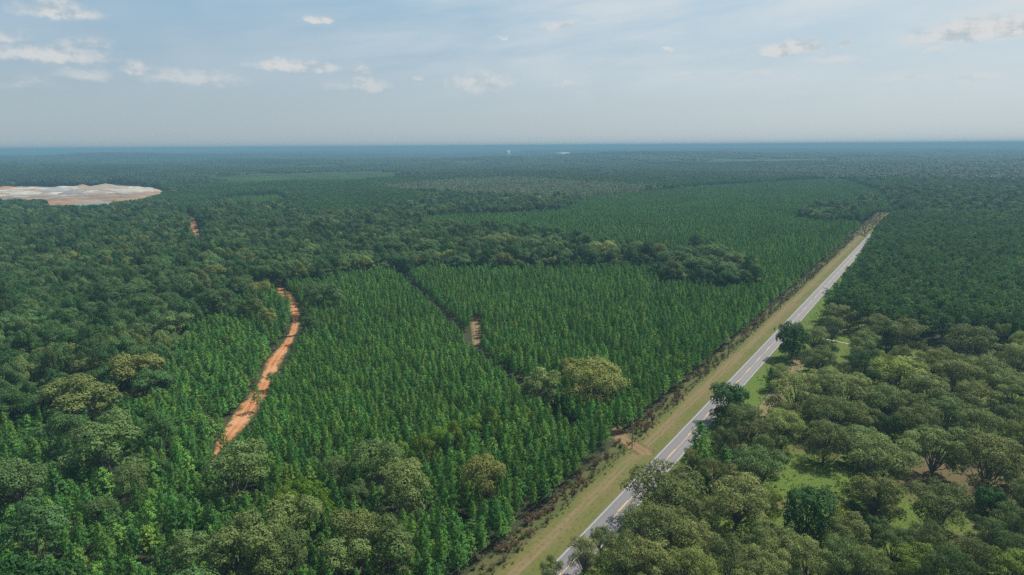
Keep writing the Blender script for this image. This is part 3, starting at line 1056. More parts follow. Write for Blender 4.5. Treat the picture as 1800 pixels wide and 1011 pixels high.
def protos(kind, mats, makers, dims):
    c = bpy.data.collections.new(kind + '_shapes')       # kept out of the scene; only instanced by the stuff objects
    PCOL[kind] = c
    PROTO[kind] = []
    for i, (mk, dm) in enumerate(zip(makers, dims)):
        tg, cg = mk
        jo = bpy.data.objects.new('%s_shape_%02d' % (kind, i), join_geo(tg, cg).mesh(kind, mats))
        c.objects.link(jo)
        PROTO[kind].append(dict(trunk=tg.mesh(kind + '_trunk', mats), crown=cg.mesh(kind + '_crown', mats), H=dm[0], R=dm[1]))


yd = [(9.4, 2.3), (10.2, 2.1), (8.8, 2.4), (9.8, 2.0), (9.2, 2.25), (10.0, 2.45)]
protos('young', [M_bark, M_young], [young_pine(40 + i, h, rc) for i, (h, rc) in enumerate(yd)], yd)
td = [(17.5, 2.9), (16.5, 3.1), (18.2, 2.7), (17.0, 3.3), (16.0, 2.6)]
protos('tall', [M_bark, M_tall], [tall_pine(60 + i, h, rc) for i, (h, rc) in enumerate(td)], td)
hd = [(16, 6.0), (17.5, 6.0), (15, 6.0), (18.5, 6.0), (16.5, 6.0), (14, 6.0), (17, 6.0), (15.5, 6.0)]
protos('hard', [M_bark2, M_hard], [broadleaf(80 + i, rc * 1.05, h, 1.4, 15 + (i * 5) % 11, 9000, 0.50, 0.12, lobe=(0.24, 0.42), flat=0.7) for i, (h, rc) in enumerate(hd)], hd)
pd = [(15.5, 8.0), (16.5, 8.0), (14.5, 8.0), (16, 8.0), (15, 8.0), (14.8, 8.0), (16.2, 8.0)]
protos('pecan', [M_bark2, M_pecan], [broadleaf(120 + i, rc * 1.12, h, 2.4, 20 + 3 * i, 12000, 0.46, 0.5, (0.18, 0.31), 0.6, 0.36) for i, (h, rc) in enumerate(pd)], pd)
od = [(19, 13.0)]
protos('oak', [M_bark2, M_hard], [broadleaf(150, 13.0, 19.0, 2.0, 36, 20000, 0.60, 0.1, (0.20, 0.30), 0.75, 0.6)], od)
dd = [(10, 6.0), (11, 6.0)]
protos('dense', [M_bark2, M_hard], [broadleaf(140 + i, 6.3, h, 0.5, 30, 15000, 0.46, 0.05, lobe=(0.26, 0.36), flat=0.8) for i, (h, rc) in enumerate(dd)], dd)
nd = [(14, 5.0), (12, 5.0)]
protos('snag', [M_dead, M_hard], [broadleaf(155 + i, 5.0, h, 2.0, 14, 420, 0.4, 0.5) for i, (h, rc) in enumerate(nd)], nd)
cd = [(14, 3.4), (12, 3.0)]
protos('conifer', [M_bark, M_young], [young_pine(160 + i, h, rc, tuft=0.55, levels=17, per=10, base=0.08) for i, (h, rc) in enumerate(cd)], cd)
protos('pale', [M_dead, M_pale], [tall_pine(190 + i, h, rc, tuft=0.8, bole=0.18) for i, (h, rc) in enumerate(td)], td)
sd = [(1.6, 1.1), (1.3, 1.2), (2.0, 1.0)]
protos('shrub', [M_bark2, M_shrub], [shrub(170 + i, rc, h) for i, (h, rc) in enumerate(sd)], sd)


# ------------------------------------------------------------------ trees: where they stand
T = {k: [] for k in ('young', 'tall', 'hard', 'pecan', 'oak', 'dense', 'conifer', 'snag', 'pale', 'shrub')}    # rows: x, y, z, rot, sxy, sz, tint, proto, label id


def jitter_grid(step_x, step_y, rmax, ang=0.0, jit=0.35, seed=1):
    r = np.random.default_rng(seed)
    n = int(rmax * 1.3 / min(step_x, step_y)) + 2
    gx = np.arange(-rmax * 1.05, rmax * 1.05, step_x)
    gy = np.arange(-rmax * 1.05, rmax * 1.05, step_y)
    c, s = math.cos(ang), math.sin(ang)
    out = []
    for yy in np.array_split(gy, max(1, len(gy) // 200)):
        X, Y = np.meshgrid(gx, yy, indexing='ij')
        X = X.ravel() + r.uniform(-jit, jit, X.size) * step_x
        Y = Y.ravel() + r.uniform(-jit, jit, Y.size) * step_y
        x, y = X * c - Y * s, X * s + Y * c
        k = (y > 90) & (np.hypot(x, y) < rmax) & (np.abs(x) < y * 0.95 + 30)
        x, y = x[k], y[k]
        if len(x):
            k = in_frame(x, y, np.full(len(x), 8.0))
            out.append(np.stack([x[k], y[k]], 1))
    return np.concatenate(out)


LABELS = {}


def explicit(kind, u, v, w, tint, label=None, hk=0.56, squash=1.0, H=None, proto=None):
    """A tree whose crown centre is seen at pixel (u, v) and whose crown is w pixels wide."""
    i = random.randrange(len(PROTO[kind])) if proto is None else proto
    pr = PROTO[kind][i]
    h = pr['H'] if H is None else H
    for _ in range(3):
        p = P(u, v, h * hk)
        sc = FPX / project(p)[0, 2]
        rad = w / sc / 2
        if H is None and kind in ('hard', 'pecan', 'dense', 'conifer'):
            h = np.clip(pr['H'] * (rad / pr['R']) ** 0.6, 5, 21) * squash
    T[kind].append([p[0], p[1], 0.0, random.uniform(0, 6.28), rad / pr['R'], h / pr['H'], tint, i, len(LABELS) if label else -1])
    if label: LABELS[len(LABELS)] = label
    return p, rad


EXPL = []     # x, y, radius of every hand-placed crown


def put(*a, **k):
    p, rad = explicit(*a, **k)
    EXPL.append((p[0], p[1], rad))


# hardwoods that stand out
put('oak', 1048, 668, 128, 0.80, 'huge spreading olive-gold oak rising out of the young pines beside the road', H=19, hk=0.6)
for a in [(955, 680, 62, .62, 'rounded olive tree standing just beside the huge olive-gold oak'),
          (1000, 652, 38, .82, 'small yellowish tree tucked behind the huge olive-gold oak'),
          (141, 702, 128, .66, 'pale olive broad crown above the biggest dark tree of the clump'),
          (192, 785, 120, .45, 'biggest dark olive tree of the clump among trackside pines'),
          (112, 765, 78, .40, 'dark olive tree leaning against the biggest tree of the clump'),
          (246, 658, 84, .76, 'half bare yellowish tree with grey dead branches in the hardwood edge'),
          (284, 760, 62, .12, 'round very dark tree between the olive clump and the orange track'),
          (418, 832, 112, .60, 'wide olive tree at the near end of the orange track'),
          (25, 855, 110, .50, 'olive tree cut by the picture edge above the lower pines'),
          (228, 850, 58, .55, None), (60, 935, 100, .30, None), (335, 985, 80, .55, None),
          (430, 968, 140, .60, 'very wide pale olive tree at the bottom edge of the pines'),
          (515, 930, 92, .62, 'olive tree just right of the very wide tree at the bottom edge'),
          (505, 975, 70, .58, None), (467, 1000, 80, .60, None), (603, 995, 90, .58, None),
          (628, 945, 105, .66, 'pale olive tree at the bottom edge between two bright green thickets'),
          (682, 968, 98, .60, 'olive tree at the bottom edge nearest the plantation of straight pines'),
          (628, 878, 46, .55, None), (702, 858, 92, .60, 'pale olive tree with two lobes surrounded by pines above the bottom edge'),
          (660, 826, 84, .52, 'dull olive tree behind the two lobed pale olive tree'), (590, 835, 50, .55, None),
          (847, 843, 74, .78, 'lone golden-brown tree among the pines near the road'),
          (545, 882, 60, 1.0, 'bright green leafy thicket above the olive trees'), (500, 890, 55, .95, None), (575, 905, 40, 1.0, None), (520, 870, 45, 1.0, None),
          (722, 822, 36, 1.0, None), (742, 795, 38, .95, None), (770, 780, 40, .97, None), (798, 768, 40, .95, None), (830, 756, 38, .95, None), (862, 742, 40, .95, 'yellow-green crown at the end of the bright line through the plantation'),
          (700, 800, 36, .97, None),
          (552, 522, 62, .35, 'dark round hardwood beside the bend of the orange track'), (585, 526, 44, .42, None), (545, 577, 36, .30, None),
          (380, 535, 66, .35, None), (456, 515, 34, .72, None), (470, 562, 36, .70, None), (440, 545, 46, .60, None), (300, 578, 74, .45, 'large greyish hardwood at the edge of the left forest'),
          (225, 525, 76, .35, None), (884, 460, 34, .72, None), (868, 466, 24, .55, None), (910, 470, 26, .45, None),
          (1062, 442, 52, .72, None), (1040, 446, 36, .60, None), (1120, 442, 40, .62, None), (1096, 446, 30, .5, None),
          (1180, 462, 52, .36, None), (1212, 452, 50, .30, None), (1250, 448, 52, .38, None), (1240, 472, 56, .40, None), (1286, 462, 50, .58, None), (1316, 472, 44, .66, None), (1205, 474, 40, .32, None), (1275, 478, 40, .5, None),
          (750, 440, 50, .35, None), (700, 440, 40, .25, None), (815, 432, 50, .40, None), (975, 440, 46, .45, None), (935, 432, 50, .5, None), (880, 428, 46, .62, None)]:
    put('hard', *a)

# orchard
ORCH = [(1432, 596, 52, .45, None), (1464, 576, 44, .40, None), (1476, 556, 56, .35, None),
        (1540, 574, 50, .40, None), (1592, 590, 74, .52, 'vase shaped pecan with bare dark trunk in front of the tall pine stand'), (1522, 602, 44, .45, None), (1716, 606, 94, .42, 'wide pecan under the edge of the tall pine stand'),
        (1782, 632, 70, .45, None), (1517, 640, 54, .12, 'dark narrow tree in the middle of the orchard'), (1440, 634, 60, .55, None),
        (1395, 692, 88, .62, 'large olive pecan beside the bright roadside grass'), (1492, 694, 98, .55, None), (1578, 660, 96, .60, None), (1628, 690, 86, .50, None), (1675, 664, 80, .45, None),
        (1730, 664, 86, .52, None), (1776, 690, 70, .48, None), (1545, 708, 78, .50, None), (1592, 716, 66, .42, None), (1712, 708, 84, .46, None), (1765, 735, 60, .40, None),
        (1430, 722, 66, .58, None), (1462, 735, 76, .50, None), (1512, 740, 64, .48, None), (1560, 752, 48, .08, 'dark green tree behind the open branched pecan'), (1615, 742, 76, .46, None), (1665, 730, 76, .44, None),
        (1717, 752, 76, .42, None), (1320, 750, 84, .55, None), (1374, 756, 76, .60, None), (1450, 775, 76, .42, 'pecan with straight bare trunk standing in a grassy gap'),
        (1544, 815, 126, .40, 'big open pecan with forking dark limbs showing through its leaves'), (1647, 792, 106, .44, 'flat topped pecan above the brown worn ground'),
        (1742, 808, 116, .55, 'umbrella shaped pecan on a thick pale trunk over brown ground'), (1655, 890, 96, .46, None),
        (1172, 860, 130, .42, 'broad pecan hanging over the near lane of the road'), (1328, 826, 92, .40, None), (1294, 880, 112, .46, None), (1250, 838, 60, .5, None),
        (1140, 932, 114, .55, None), (1192, 925, 66, .40, None), (1214, 956, 88, .42, None), (1096, 984, 86, .55, None), (1026, 974, 60, .42, None), (1056, 948, 40, .45, 'smallest crown leaning over the white line at the near end of the road'),
        (1146, 994, 88, .60, None), (1204, 1002, 86, .62, None), (1289, 992, 88, .45, None), (1344, 1002, 80, .42, None), (1356, 956, 78, .45, None), (970, 1008, 44, .45, None),
        (1490, 938, 74, .42, None), (1570, 958, 70, .40, None), (1630, 955, 68, .38, None), (1772, 915, 70, .36, None), (1740, 942, 62, .32, None), (1784, 972, 68, .34, None),
        (1692, 985, 78, .42, None), (1612, 998, 84, .88, 'yellow-green crown at the bottom edge of the orchard'), (1774, 1002, 80, .85, 'yellow-green crown in the bottom corner of the orchard'),
        (1425, 992, 80, .48, None), (1480, 990, 86, .45, None), (1532, 1004, 70, .42, None), (1370, 975, 80, .52, None), (1240, 905, 70, .42, None), (1350, 885, 50, .80, None),
        (1214, 808, 32, .62, None), (1270, 776, 50, .4, None), (1390, 730, 50, .55, None), (1365, 660, 36, .4, None)]
orr = random.Random(5)
for a in ORCH:
    a = list(a)
    if a[4] is None: a[3] = min(0.85, max(0.15, a[3] + orr.uniform(-0.17, 0.17)))
    put('pecan', *a)
# dark dense trees in the orchard
put('dense', 1393, 596, 54, 0.22, 'tall dark green tree overhanging the far lane of the road', H=17)
put('dense', 1420, 900, 94, 0.10, 'dense dark green evergreen ball with a yellow vine on one side', H=12.5)
put('dense', 1747, 882, 50, 0.12, 'small rounded dark green tree below the umbrella shaped pecan')
put('dense', 1496, 902, 40, 0.14, 'dark green bush between the evergreen ball and the open pecan')
put('dense', 1545, 928, 38, 0.40, 'mid green bush in front of the big open pecan')
put('dense', 1285, 706, 68, 0.20, 'dark green crown hiding the road where the bright grass begins', H=15)
put('dense', 1300, 735, 56, 0.30, None, H=11)
put('snag', 224, 652, 34, 0.7, 'grey bare dead tree against the half bare yellowish tree', H=14)
put('snag', 205, 640, 26, 0.7, 'smaller grey dead tree behind the half bare yellowish tree', H=12)
put('snag', 60, 845, 30, 0.7, 'pale dead branches sticking out beside the olive tree at the picture edge', H=12)
put('conifer', 1355, 664, 20, 0.0, 'small dark cedar alone on the bright roadside grass', squash=1.0)
put('conifer', 1229, 776, 50, 0.25, 'tall dark conifer at the roadside between the pecans', H=16)
put('conifer', 1270, 812, 44, 0.20, 'second dark conifer just behind the tall roadside conifer', H=13)
put('conifer', 1362, 577, 4, 0.1, 'tiny dark sapling on the mown verge beside the white line', H=1.6)
put('tall', 1656, 582, 44, 0.35, 'tall pine standing forward of the stand over the orchard', H=19)
put('tall', 1560, 590, 26, 0.30, None, H=17)
EX = np.array(EXPL)


def clear_of_explicit(x, y, rad, k=0.75):
    ok = np.ones(len(x), bool)
    for (a, b, c) in EX:
        ok &= np.hypot(x - a, y - b) > (c + rad) * k
    return ok


RNEAR = 2000.0
CLEAR_GRASS = [np.array(q, float) for q in ([(1372, 770), (1440, 795), (1440, 850), (1385, 830)], [(1640, 820), (1725, 830), (1725, 875), (1640, 870)], [(1335, 880), (1375, 870), (1380, 935), (1335, 940)],
               [(1670, 920), (1712, 915), (1705, 970), (1672, 970)], [(1455, 615), (1490, 615), (1490, 632), (1455, 632)], [(1540, 614), (1590, 618), (1590, 630), (1542, 628)], [(1770, 680), (1800, 680), (1800, 702), (1770, 700)],
               [(1250, 745), (1310, 660), (1370, 600), (1400, 650), (1350, 730), (1300, 760)])]


def place(kind, step, seed, zones, rmax=RNEAR, ang=0.0, jit=0.35, tint=(0.5, 0.2), sxy=(1, 0.12), sz=(1, 0.1), keep=1.0, minr=0.0, krad=0.75, rad=None, extra=None):
    r = np.random.default_rng(seed)
    pts = jitter_grid(step[0], step[1], rmax, ang, jit, seed)
    z = zone(pts[:, 0], pts[:, 1])
    k = np.isin(z, zones)
    if keep < 1: k &= r.random(len(pts)) < keep
    pts, z = pts[k], z[k]
    if extra is not None:
        kk = extra(pts[:, 0], pts[:, 1], z)
        pts, z = pts[kk], z[kk]
    n = len(pts)
    idx = r.integers(0, len(PROTO[kind]), n)
    s1 = np.clip(r.normal(sxy[0], sxy[1], n), sxy[0] * 0.5, sxy[0] * 1.6)
    s2 = np.clip(r.normal(sz[0], sz[1], n), sz[0] * 0.6, sz[0] * 1.5)
    Hh = np.array([p['H'] for p in PROTO[kind]])[idx] * s2
    Rr = np.array([p['R'] for p in PROTO[kind]])[idx] * s1
    ok = ~hides_open(pts[:, 0], pts[:, 1], np.zeros(n), Hh, Rr)
    base_px = project(np.stack([pts[:, 0], pts[:, 1], np.zeros(n)], 1))
    stray = (r.random(n) < 0.16) & (Hh < 13)                    # a few crowns lean over the edges of the track
    for q in OPEN[:2]:
        stray &= ~poly_in(q, base_px[:, 0], base_px[:, 1])
    ok |= stray & (pts[:, 0] < -75) & (pts[:, 1] < 900)
    ok &= clear_of_explicit(pts[:, 0], pts[:, 1], Rr, krad)
    tn = np.clip(r.normal(tint[0], tint[1], n), 0, 1)
    rows = np.stack([pts[:, 0], pts[:, 1], HT(pts[:, 0], pts[:, 1]), r.uniform(0, 6.28, n), s1, s2, tn, idx, np.full(n, -1)], 1)
    T[kind] += rows[ok].tolist()


def tint_wave(x, y, L, seed):
    return 0.5 + 0.28 * wav(x, y, L, seed)


# planted rows
place('young', (3.0, 3.35), 201, (1,), rmax=2100, ang=0.50, jit=0.34, keep=0.96, tint=(0.46, 0.27), sxy=(0.89, 0.17), sz=(0.98, 0.15), krad=0.62)
place('young', (3.6, 3.6), 202, (5,), ang=0.2, jit=0.45, tint=(0.38, 0.26), sxy=(0.98, 0.24), sz=(0.90, 0.24), krad=0.62)
place('hard', (13, 13), 203, (5,), jit=0.5, tint=(0.45, 0.2), sxy=(0.42, 0.15), sz=(0.55, 0.12), keep=0.40, krad=0.9)
place('tall', (4.5, 4.5), 204, (2,), jit=0.42, tint=(0.45, 0.25), sxy=(1.0, 0.15), sz=(1.0, 0.07), krad=0.7)
place('hard', (8.4, 8.4), 205, (3,), jit=0.46, tint=(0.33, 0.17), sxy=(0.90, 0.26), sz=(0.98, 0.17), krad=0.6)
place('hard', (9.5, 9.5), 206, (3,), jit=0.5, tint=(0.42, 0.22), sxy=(0.55, 0.15), sz=(0.68, 0.15), keep=0.6, krad=0.6)
place('tall', (16, 16), 207, (3,), jit=0.5, tint=(0.3, 0.2), sxy=(1.05, 0.15), sz=(0.95, 0.1), keep=0.9, krad=0.7)


def orch_extra(x, y, z):
    s, t = road_st(x, y)
    ok = (t > 20)
    p = project(np.stack([x, y, np.full(len(x), 7.0)], 1))
    p0 = project(np.stack([x, y, np.zeros(len(x))], 1))
    for q in CLEAR_GRASS:
        for sd in (-4.0, 4.0):
            pe = project(np.stack([x + sd, y, np.full(len(x), 7.0)], 1))
            ok &= ~poly_in(q, pe[:, 0], pe[:, 1])
        ok &= ~poly_in(q, p[:, 0], p[:, 1]) & ~poly_in(q, p0[:, 0], p0[:, 1])
    return ok


place('pecan', (11.5, 11.5), 208, (4,), jit=0.4, keep=0.8, tint=(0.50, 0.22), sxy=(0.70, 0.20), sz=(0.80, 0.14), krad=0.74, extra=orch_extra)
place('hard', (15, 15), 209, (4,), jit=0.5, tint=(0.25, 0.2), sxy=(0.38, 0.12), sz=(0.45, 0.1), keep=0.35, krad=0.6, extra=orch_extra)
place('pale', (6.5, 6.5), 210, (6,), rmax=2300, jit=0.5, tint=(0.5, 0.25), sxy=(0.9, 0.2), sz=(0.85, 0.15))
# brush along the plantation edge
rs = np.random.default_rng(77)
for s in np.arange(95, 1165, 1.35):
    for _ in range(2):
        t = rs.uniform(-15.6, -11.4) if rs.random() < 0.88 else rs.uniform(-12, -10)
        if s > 830: t = rs.uniform(-15.5, -2.5)
        p = road_xy(s + rs.uniform(-1, 1), t)
        q = project(p)[0]
        if poly_in(np.array([(1070, 750), (1130, 770), (1150, 815), (1105, 800)]), q[0:1], q[1:2])[0] or rs.random() < 0.42 + 0.3 * math.sin(s * 0.11) * math.sin(s * 0.037): continue
        k = rs.random()
        w = (1.0 if 120 < s < 250 else 0.1) + 0.5 * math.sin(s * 0.045) * math.sin(s * 0.013 + 1)
        tint = np.clip(rs.normal(0.22 if k < 0.15 + 0.40 * w else 0.70, 0.16), 0, 1)
        sc = rs.uniform(0.5, 1.15) * (1.2 if tint < 0.4 else 1)
        T['shrub'].append([p[0], p[1], 0.016, rs.uniform(0, 6.28), sc, sc * rs.uniform(0.8, 1.2), tint, rs.integers(0, 3), -1])

# weeds and grass clumps on the orchard floor and along the rough edge of the verge
wr = np.random.default_rng(78)
WEED = []
wx = wr.uniform(20, 420, 60000); wy = wr.uniform(110, 470, 60000)
ws, wtt = road_st(wx, wy)
okw = (wtt > 9) & in_frame(wx, wy, np.zeros(len(wx)), 60, 60) & (wav(wx, wy, 22, 91) + wr.normal(0, 0.35, len(wx)) > 0.0)
for x, y in zip(wx[okw], wy[okw]):
    sc = wr.uniform(0.14, 0.42) * (2.0 if wr.random() < 0.03 else 1)
    WEED.append([x, y, 0.01, wr.uniform(0, 6.28), sc, sc * wr.uniform(0.5, 1.0), np.clip(wr.normal(0.93, 0.12), 0, 1), wr.integers(0, 3), -1])
for s_ in np.arange(90, 700, 0.5):
    p = road_xy(s_, -10.2 + wr.normal(0, 1.0) - 1.0)
    sc = wr.uniform(0.15, 0.5)
    WEED.append([p[0], p[1], 0.01, wr.uniform(0, 6.28), sc, sc * 0.8, np.clip(wr.normal(0.72, 0.16), 0, 1), wr.integers(0, 3), -1])

for k in T:
    T[k] = np.array(T[k])

# ------------------------------------------------------------------ trees: objects for the 300 that show largest, one mass for the rest
DESC = {
    'young': ('young_pine_tree', 'tree'), 'tall': ('tall_pine_tree', 'tree'), 'hard': ('broadleaf_tree', 'tree'),
    'dense': ('evergreen_tree', 'tree'), 'conifer': ('conifer_tree', 'tree'), 'snag': ('dead_tree', 'dead tree'),
    'pecan': ('pecan_tree', 'tree'), 'oak': ('oak_tree', 'tree'), 'shrub': ('roadside_shrub', 'shrub')}


def tone_word(kind, t):
    if kind in ('hard', 'oak', 'pecan'):
        return 'dark green' if t < 0.24 else 'mid green' if t < 0.42 else 'olive green' if t < 0.62 else 'pale olive' if t < 0.88 else 'yellow-green'
    if kind == 'shrub':
        return 'reddish brown' if t < 0.28 else 'dull brown' if t < 0.5 else 'olive' if t < 0.8 else 'green'
    return 'dark green' if t < 0.3 else 'green' if t < 0.7 else 'light green'


def place_words(kind, row, u, v):
    x, y = row[0], row[1]
    s, t = road_st(np.array([x]), np.array([y]))
    s, t = s[0], t[0]
    z = int(zone(np.array([x]), np.array([y]))[0])
    if kind == 'young':
        if z == 5: return 'young pine among hardwoods on the orange track side of the forest', 'young pines beside the orange track'
        if t > -19.5: return 'young pine in the outermost row of the plantation facing the road', 'young pines in the edge row along the road'
        return 'slender young pine in the dense plantation between track and road', 'young pines of the plantation'
    if kind == 'tall':
        if z == 3: return 'tall pine rising among the hardwoods of the far forest', 'tall pines among hardwoods'
        if t > 0: return 'tall bare stemmed pine in the stand beyond the orchard', 'tall pines beyond the orchard'
        return 'tall pine standing in the forest left of the road', 'tall pines among hardwoods'
    if kind == 'hard':
        if z == 4: return 'small leafy tree between the pecans of the orchard', 'small trees in the orchard'
        if z == 5: return 'small hardwood among the young pines by the orange track', 'hardwoods among trackside pines'
        if z == 1: return 'hardwood standing up out of the young pine plantation', 'hardwoods within the plantation'
        if x > -60 or y > 420: return 'hardwood crown in the belt of trees behind the plantation', 'hardwoods of the belt behind the plantation'
        return 'hardwood crown in the closed forest left of the orange track', 'hardwoods of the forest left of the track'
    if kind == 'pecan':
        if t < 24: return 'pecan of the front row along the road', 'pecans along the road'
        if v > 900: return 'pecan in the near rows of the orchard', 'pecans in the near rows'
        if v > 740: return 'pecan in the middle rows of the orchard', 'pecans in the middle rows'
        return 'pecan in the far rows of the orchard below the pines', 'pecans in the far rows'
    if kind in ('dense', 'conifer'):
        return 'dense rounded evergreen' if kind == 'dense' else 'pointed conifer', 'evergreens by the orchard'
    if kind == 'shrub':
        return 'low shrub in the brush between verge and plantation', 'shrubs along the plantation edge'
    return 'oak', 'oaks'


def make_object(kind, row, u, v):
    name, cat = DESC[kind]
    pr = PROTO[kind][int(row[7])]
    e = bpy.data.objects.new(name, None)
    e.empty_display_size = 0.5
    e.location = row[0:3]
    e.rotation_euler = (0, 0, row[3])
    e.scale = (row[4], row[4], row[5])
    COL.objects.link(e)
    desc, grp = place_words(kind, row, u, v)
    lab = LABELS.get(int(row[8])) if row[8] >= 0 else None
    if lab is None:
        size = ''
        if kind in ('hard', 'pecan'):
            rr = row[4] * pr['R']
            size = 'small ' if rr < 4.2 else 'broad ' if rr > (6.6 if kind == 'hard' else 7.5) else ''
            if desc.startswith('small'): size = ''
        lab = size + tone_word(kind, row[6]) + ' ' + desc
    tag(e, lab, cat, grp)
    for part in ('trunk', 'crown'):
        o = bpy.data.objects.new('stems' if kind == 'shrub' and part == 'trunk' else 'foliage' if kind == 'shrub' else part, pr[part])
        o['tint'] = float(row[6])
        COL.objects.link(o)
        o.parent = e
    return e


def add_vine(e):
    """A curtain of yellow leaves hanging on the outer side of the evergreen's crown."""
    r = np.random.default_rng(900)
    g = Geo()
    n = 420
    wpos = np.array([6.2, -4.2, 8.4]) + r.normal(size=(n, 3)) * np.array([1.0, 0.8, 1.3])
    c, sn = math.cos(-e.rotation_euler.z), math.sin(-e.rotation_euler.z)
    loc = np.stack([(wpos[:, 0] * c - wpos[:, 1] * sn) / e.scale[0], (wpos[:, 0] * sn + wpos[:, 1] * c) / e.scale[0], wpos[:, 2] / e.scale[2]], 1)
    leaf_quads(g, loc, rand_dirs(n, r) + np.array([0, 0, 0.6]), 0.40 * r.uniform(0.7, 1.3, n), 0.26, r, 0, np.clip(r.normal(0.6, 0.15, n), 0, 1))
    o = link('vine', g.mesh('vine', [foliage('yellow_vine_leaves', [(0.0, (0.25, 0.29, 0.025)), (1.0, (0.30, 0.33, 0.03))], 0.3)]), e)
    o['label'] = 'yellow vine draped over one side of the crown'
    o['tint'] = 0.5


def make_scatter(name, rows, coll, mat_label, cat, label):
    rows = np.asarray(rows)
    me = bpy.data.meshes.new(name)
    me.vertices.add(len(rows))
    me.vertices.foreach_set('co', rows[:, 0:3].astype(np.float32).ravel())
    for an, col in (('tint', rows[:, 6]), ('rotz', rows[:, 3])):
        a = me.attributes.new(an, 'FLOAT', 'POINT')
        a.data.foreach_set('value', col.astype(np.float32))
    a = me.attributes.new('pick', 'INT', 'POINT')
    a.data.foreach_set('value', rows[:, 7].astype(np.int32))
    a = me.attributes.new('scl', 'FLOAT_VECTOR', 'POINT')
    a.data.foreach_set('vector', np.stack([rows[:, 4], rows[:, 4], rows[:, 5]], 1).astype(np.float32).ravel())
    o = link(name, me)
    ng = bpy.data.node_groups.new(name, 'GeometryNodeTree')
    ng.interface.new_socket('Geometry', in_out='INPUT', socket_type='NodeSocketGeometry')
    ng.interface.new_socket('Geometry', in_out='OUTPUT', socket_type='NodeSocketGeometry')
    n, l = ng.nodes, ng.links
    gi, go = n.new('NodeGroupInput'), n.new('NodeGroupOutput')
    iop = n.new('GeometryNodeInstanceOnPoints')
    ci = n.new('GeometryNodeCollectionInfo')
    ci.inputs['Collection'].default_value = coll
    ci.inputs['Separate Children'].default_value = True
    ci.inputs['Reset Children'].default_value = True

    def attr(nm, typ):
        q = n.new('GeometryNodeInputNamedAttribute')
        q.data_type = typ
        q.inputs['Name'].default_value = nm
        return next(s for s in q.outputs if s.enabled and s.name == 'Attribute')
    l.new(gi.outputs[0], iop.inputs['Points'])
    l.new(ci.outputs[0], iop.inputs['Instance'])
    iop.inputs['Pick Instance'].default_value = True
    l.new(attr('pick', 'INT'), iop.inputs['Instance Index'])
    cx = n.new('ShaderNodeCombineXYZ')
    l.new(attr('rotz', 'FLOAT'), cx.inputs[2])
    l.new(cx.outputs[0], iop.inputs['Rotation'])
    l.new(attr('scl', 'FLOAT_VECTOR'), iop.inputs['Scale'])
    l.new(iop.outputs[0], go.inputs[0])
    md = o.modifiers.new('scatter', 'NODES')
    md.node_group = ng
    tag(o, label, cat, kind='stuff')
    return o


# single out trees by a landmark they stand next to
LAND = [(958, 680, 9, 'the rounded olive tree near the huge oak'), (847, 843, 8, 'the lone golden-brown pine-field tree'), (702, 858, 8, 'the two lobed pale olive tree'),
        (192, 785, 8, 'the biggest dark olive tree'), (141, 702, 8, 'the pale olive broad crown'), (246, 658, 8, 'the half bare yellowish tree'), (284, 760, 8, 'the round very dark tree'),
        (418, 832, 8, 'the olive tree ending the orange track'), (552, 522, 8, 'the dark hardwood at the track bend'), (300, 578, 8, 'the greyish forest edge hardwood'),
        (628, 945, 8, 'the pale olive bottom edge tree'), (430, 968, 8, 'the very wide bottom edge tree'), (545, 882, 6, 'the bright green leafy thicket'), (862, 742, 6, 'the end of the bright green line'),
        (1104, 787, 0, 'the pole at the farm entrance'), (835, 585, 0, 'the bare patch of the fire lane'), (382, 790, 0, 'the near end of the orange track'), (478, 640, 0, 'the narrows of the orange track'), (520, 550, 0, 'the outer bend of the orange track'),
        (1420, 900, 6, 'the evergreen ball'), (1544, 815, 8, 'the big open pecan'), (1450, 775, 8, 'the straight trunked pecan in the gap'), (1742, 808, 8, 'the umbrella shaped pecan'), (1647, 792, 8, 'the flat topped pecan'),
        (1395, 692, 8, 'the large pecan by the bright grass'), (1517, 640, 8, 'the dark narrow orchard tree'), (1592, 590, 8, 'the vase shaped pecan'), (1716, 606, 8, 'the wide pecan below the pines'), (1612, 998, 8, 'the yellow-green bottom edge crown'),
        (1229, 776, 8, 'the tall dark roadside conifer'), (1164, 856, 8, 'the broad pecan over the near lane'), (1356, 664, 3, 'the small dark cedar'), (1392, 594, 9, 'the tall dark tree over the far lane'), (1656, 582, 9, 'the forward standing tall pine'),
        (1240, 455, 10, 'the long dark clump in the plantation'), (1062, 442, 9, 'the golden clump of the belt'), (340, 400, 0, 'the far orange track piece'), (1485, 431, 0, 'the far dirt crossing'), (1300, 735, 5, 'the crown hiding the road')]


def name_by_landmarks(objs):
    free = {i: o for i, o in enumerate(objs)}
    xy = np.array([o[0].location[:2] for o in objs])
    kinds = [o[1] for o in objs]
    for (u, v, h, nm) in LAND:
        p = P(u, v, h)[:2]
        d = xy - p
        dist = np.hypot(d[:, 0], d[:, 1])
        look = p / np.linalg.norm(p)
        fw = d @ look
        sd = d @ np.array([look[1], -look[0]])
        for kd in ('young', 'tall', 'hard', 'pecan'):
            for word, ok in (('just left of', sd < -np.abs(fw)), ('just right of', sd > np.abs(fw)), ('just behind', fw > np.abs(sd)), ('just in front of', fw < -np.abs(sd))):
                c = [i for i in np.argsort(dist) if i in free and kinds[i] == kd and ok[i] and 2.0 < dist[i] < (11 if kd == 'young' else 17)]
                if c:
                    o, k, row = objs[c[0]]
                    noun = {'young': 'young pine', 'tall': 'tall pine', 'hard': 'hardwood', 'pecan': 'pecan'}[kd]
                    o['label'] = tone_word(kd, row[6]) + ' ' + noun + ' ' + word + ' ' + nm
                    del free[c[0]]


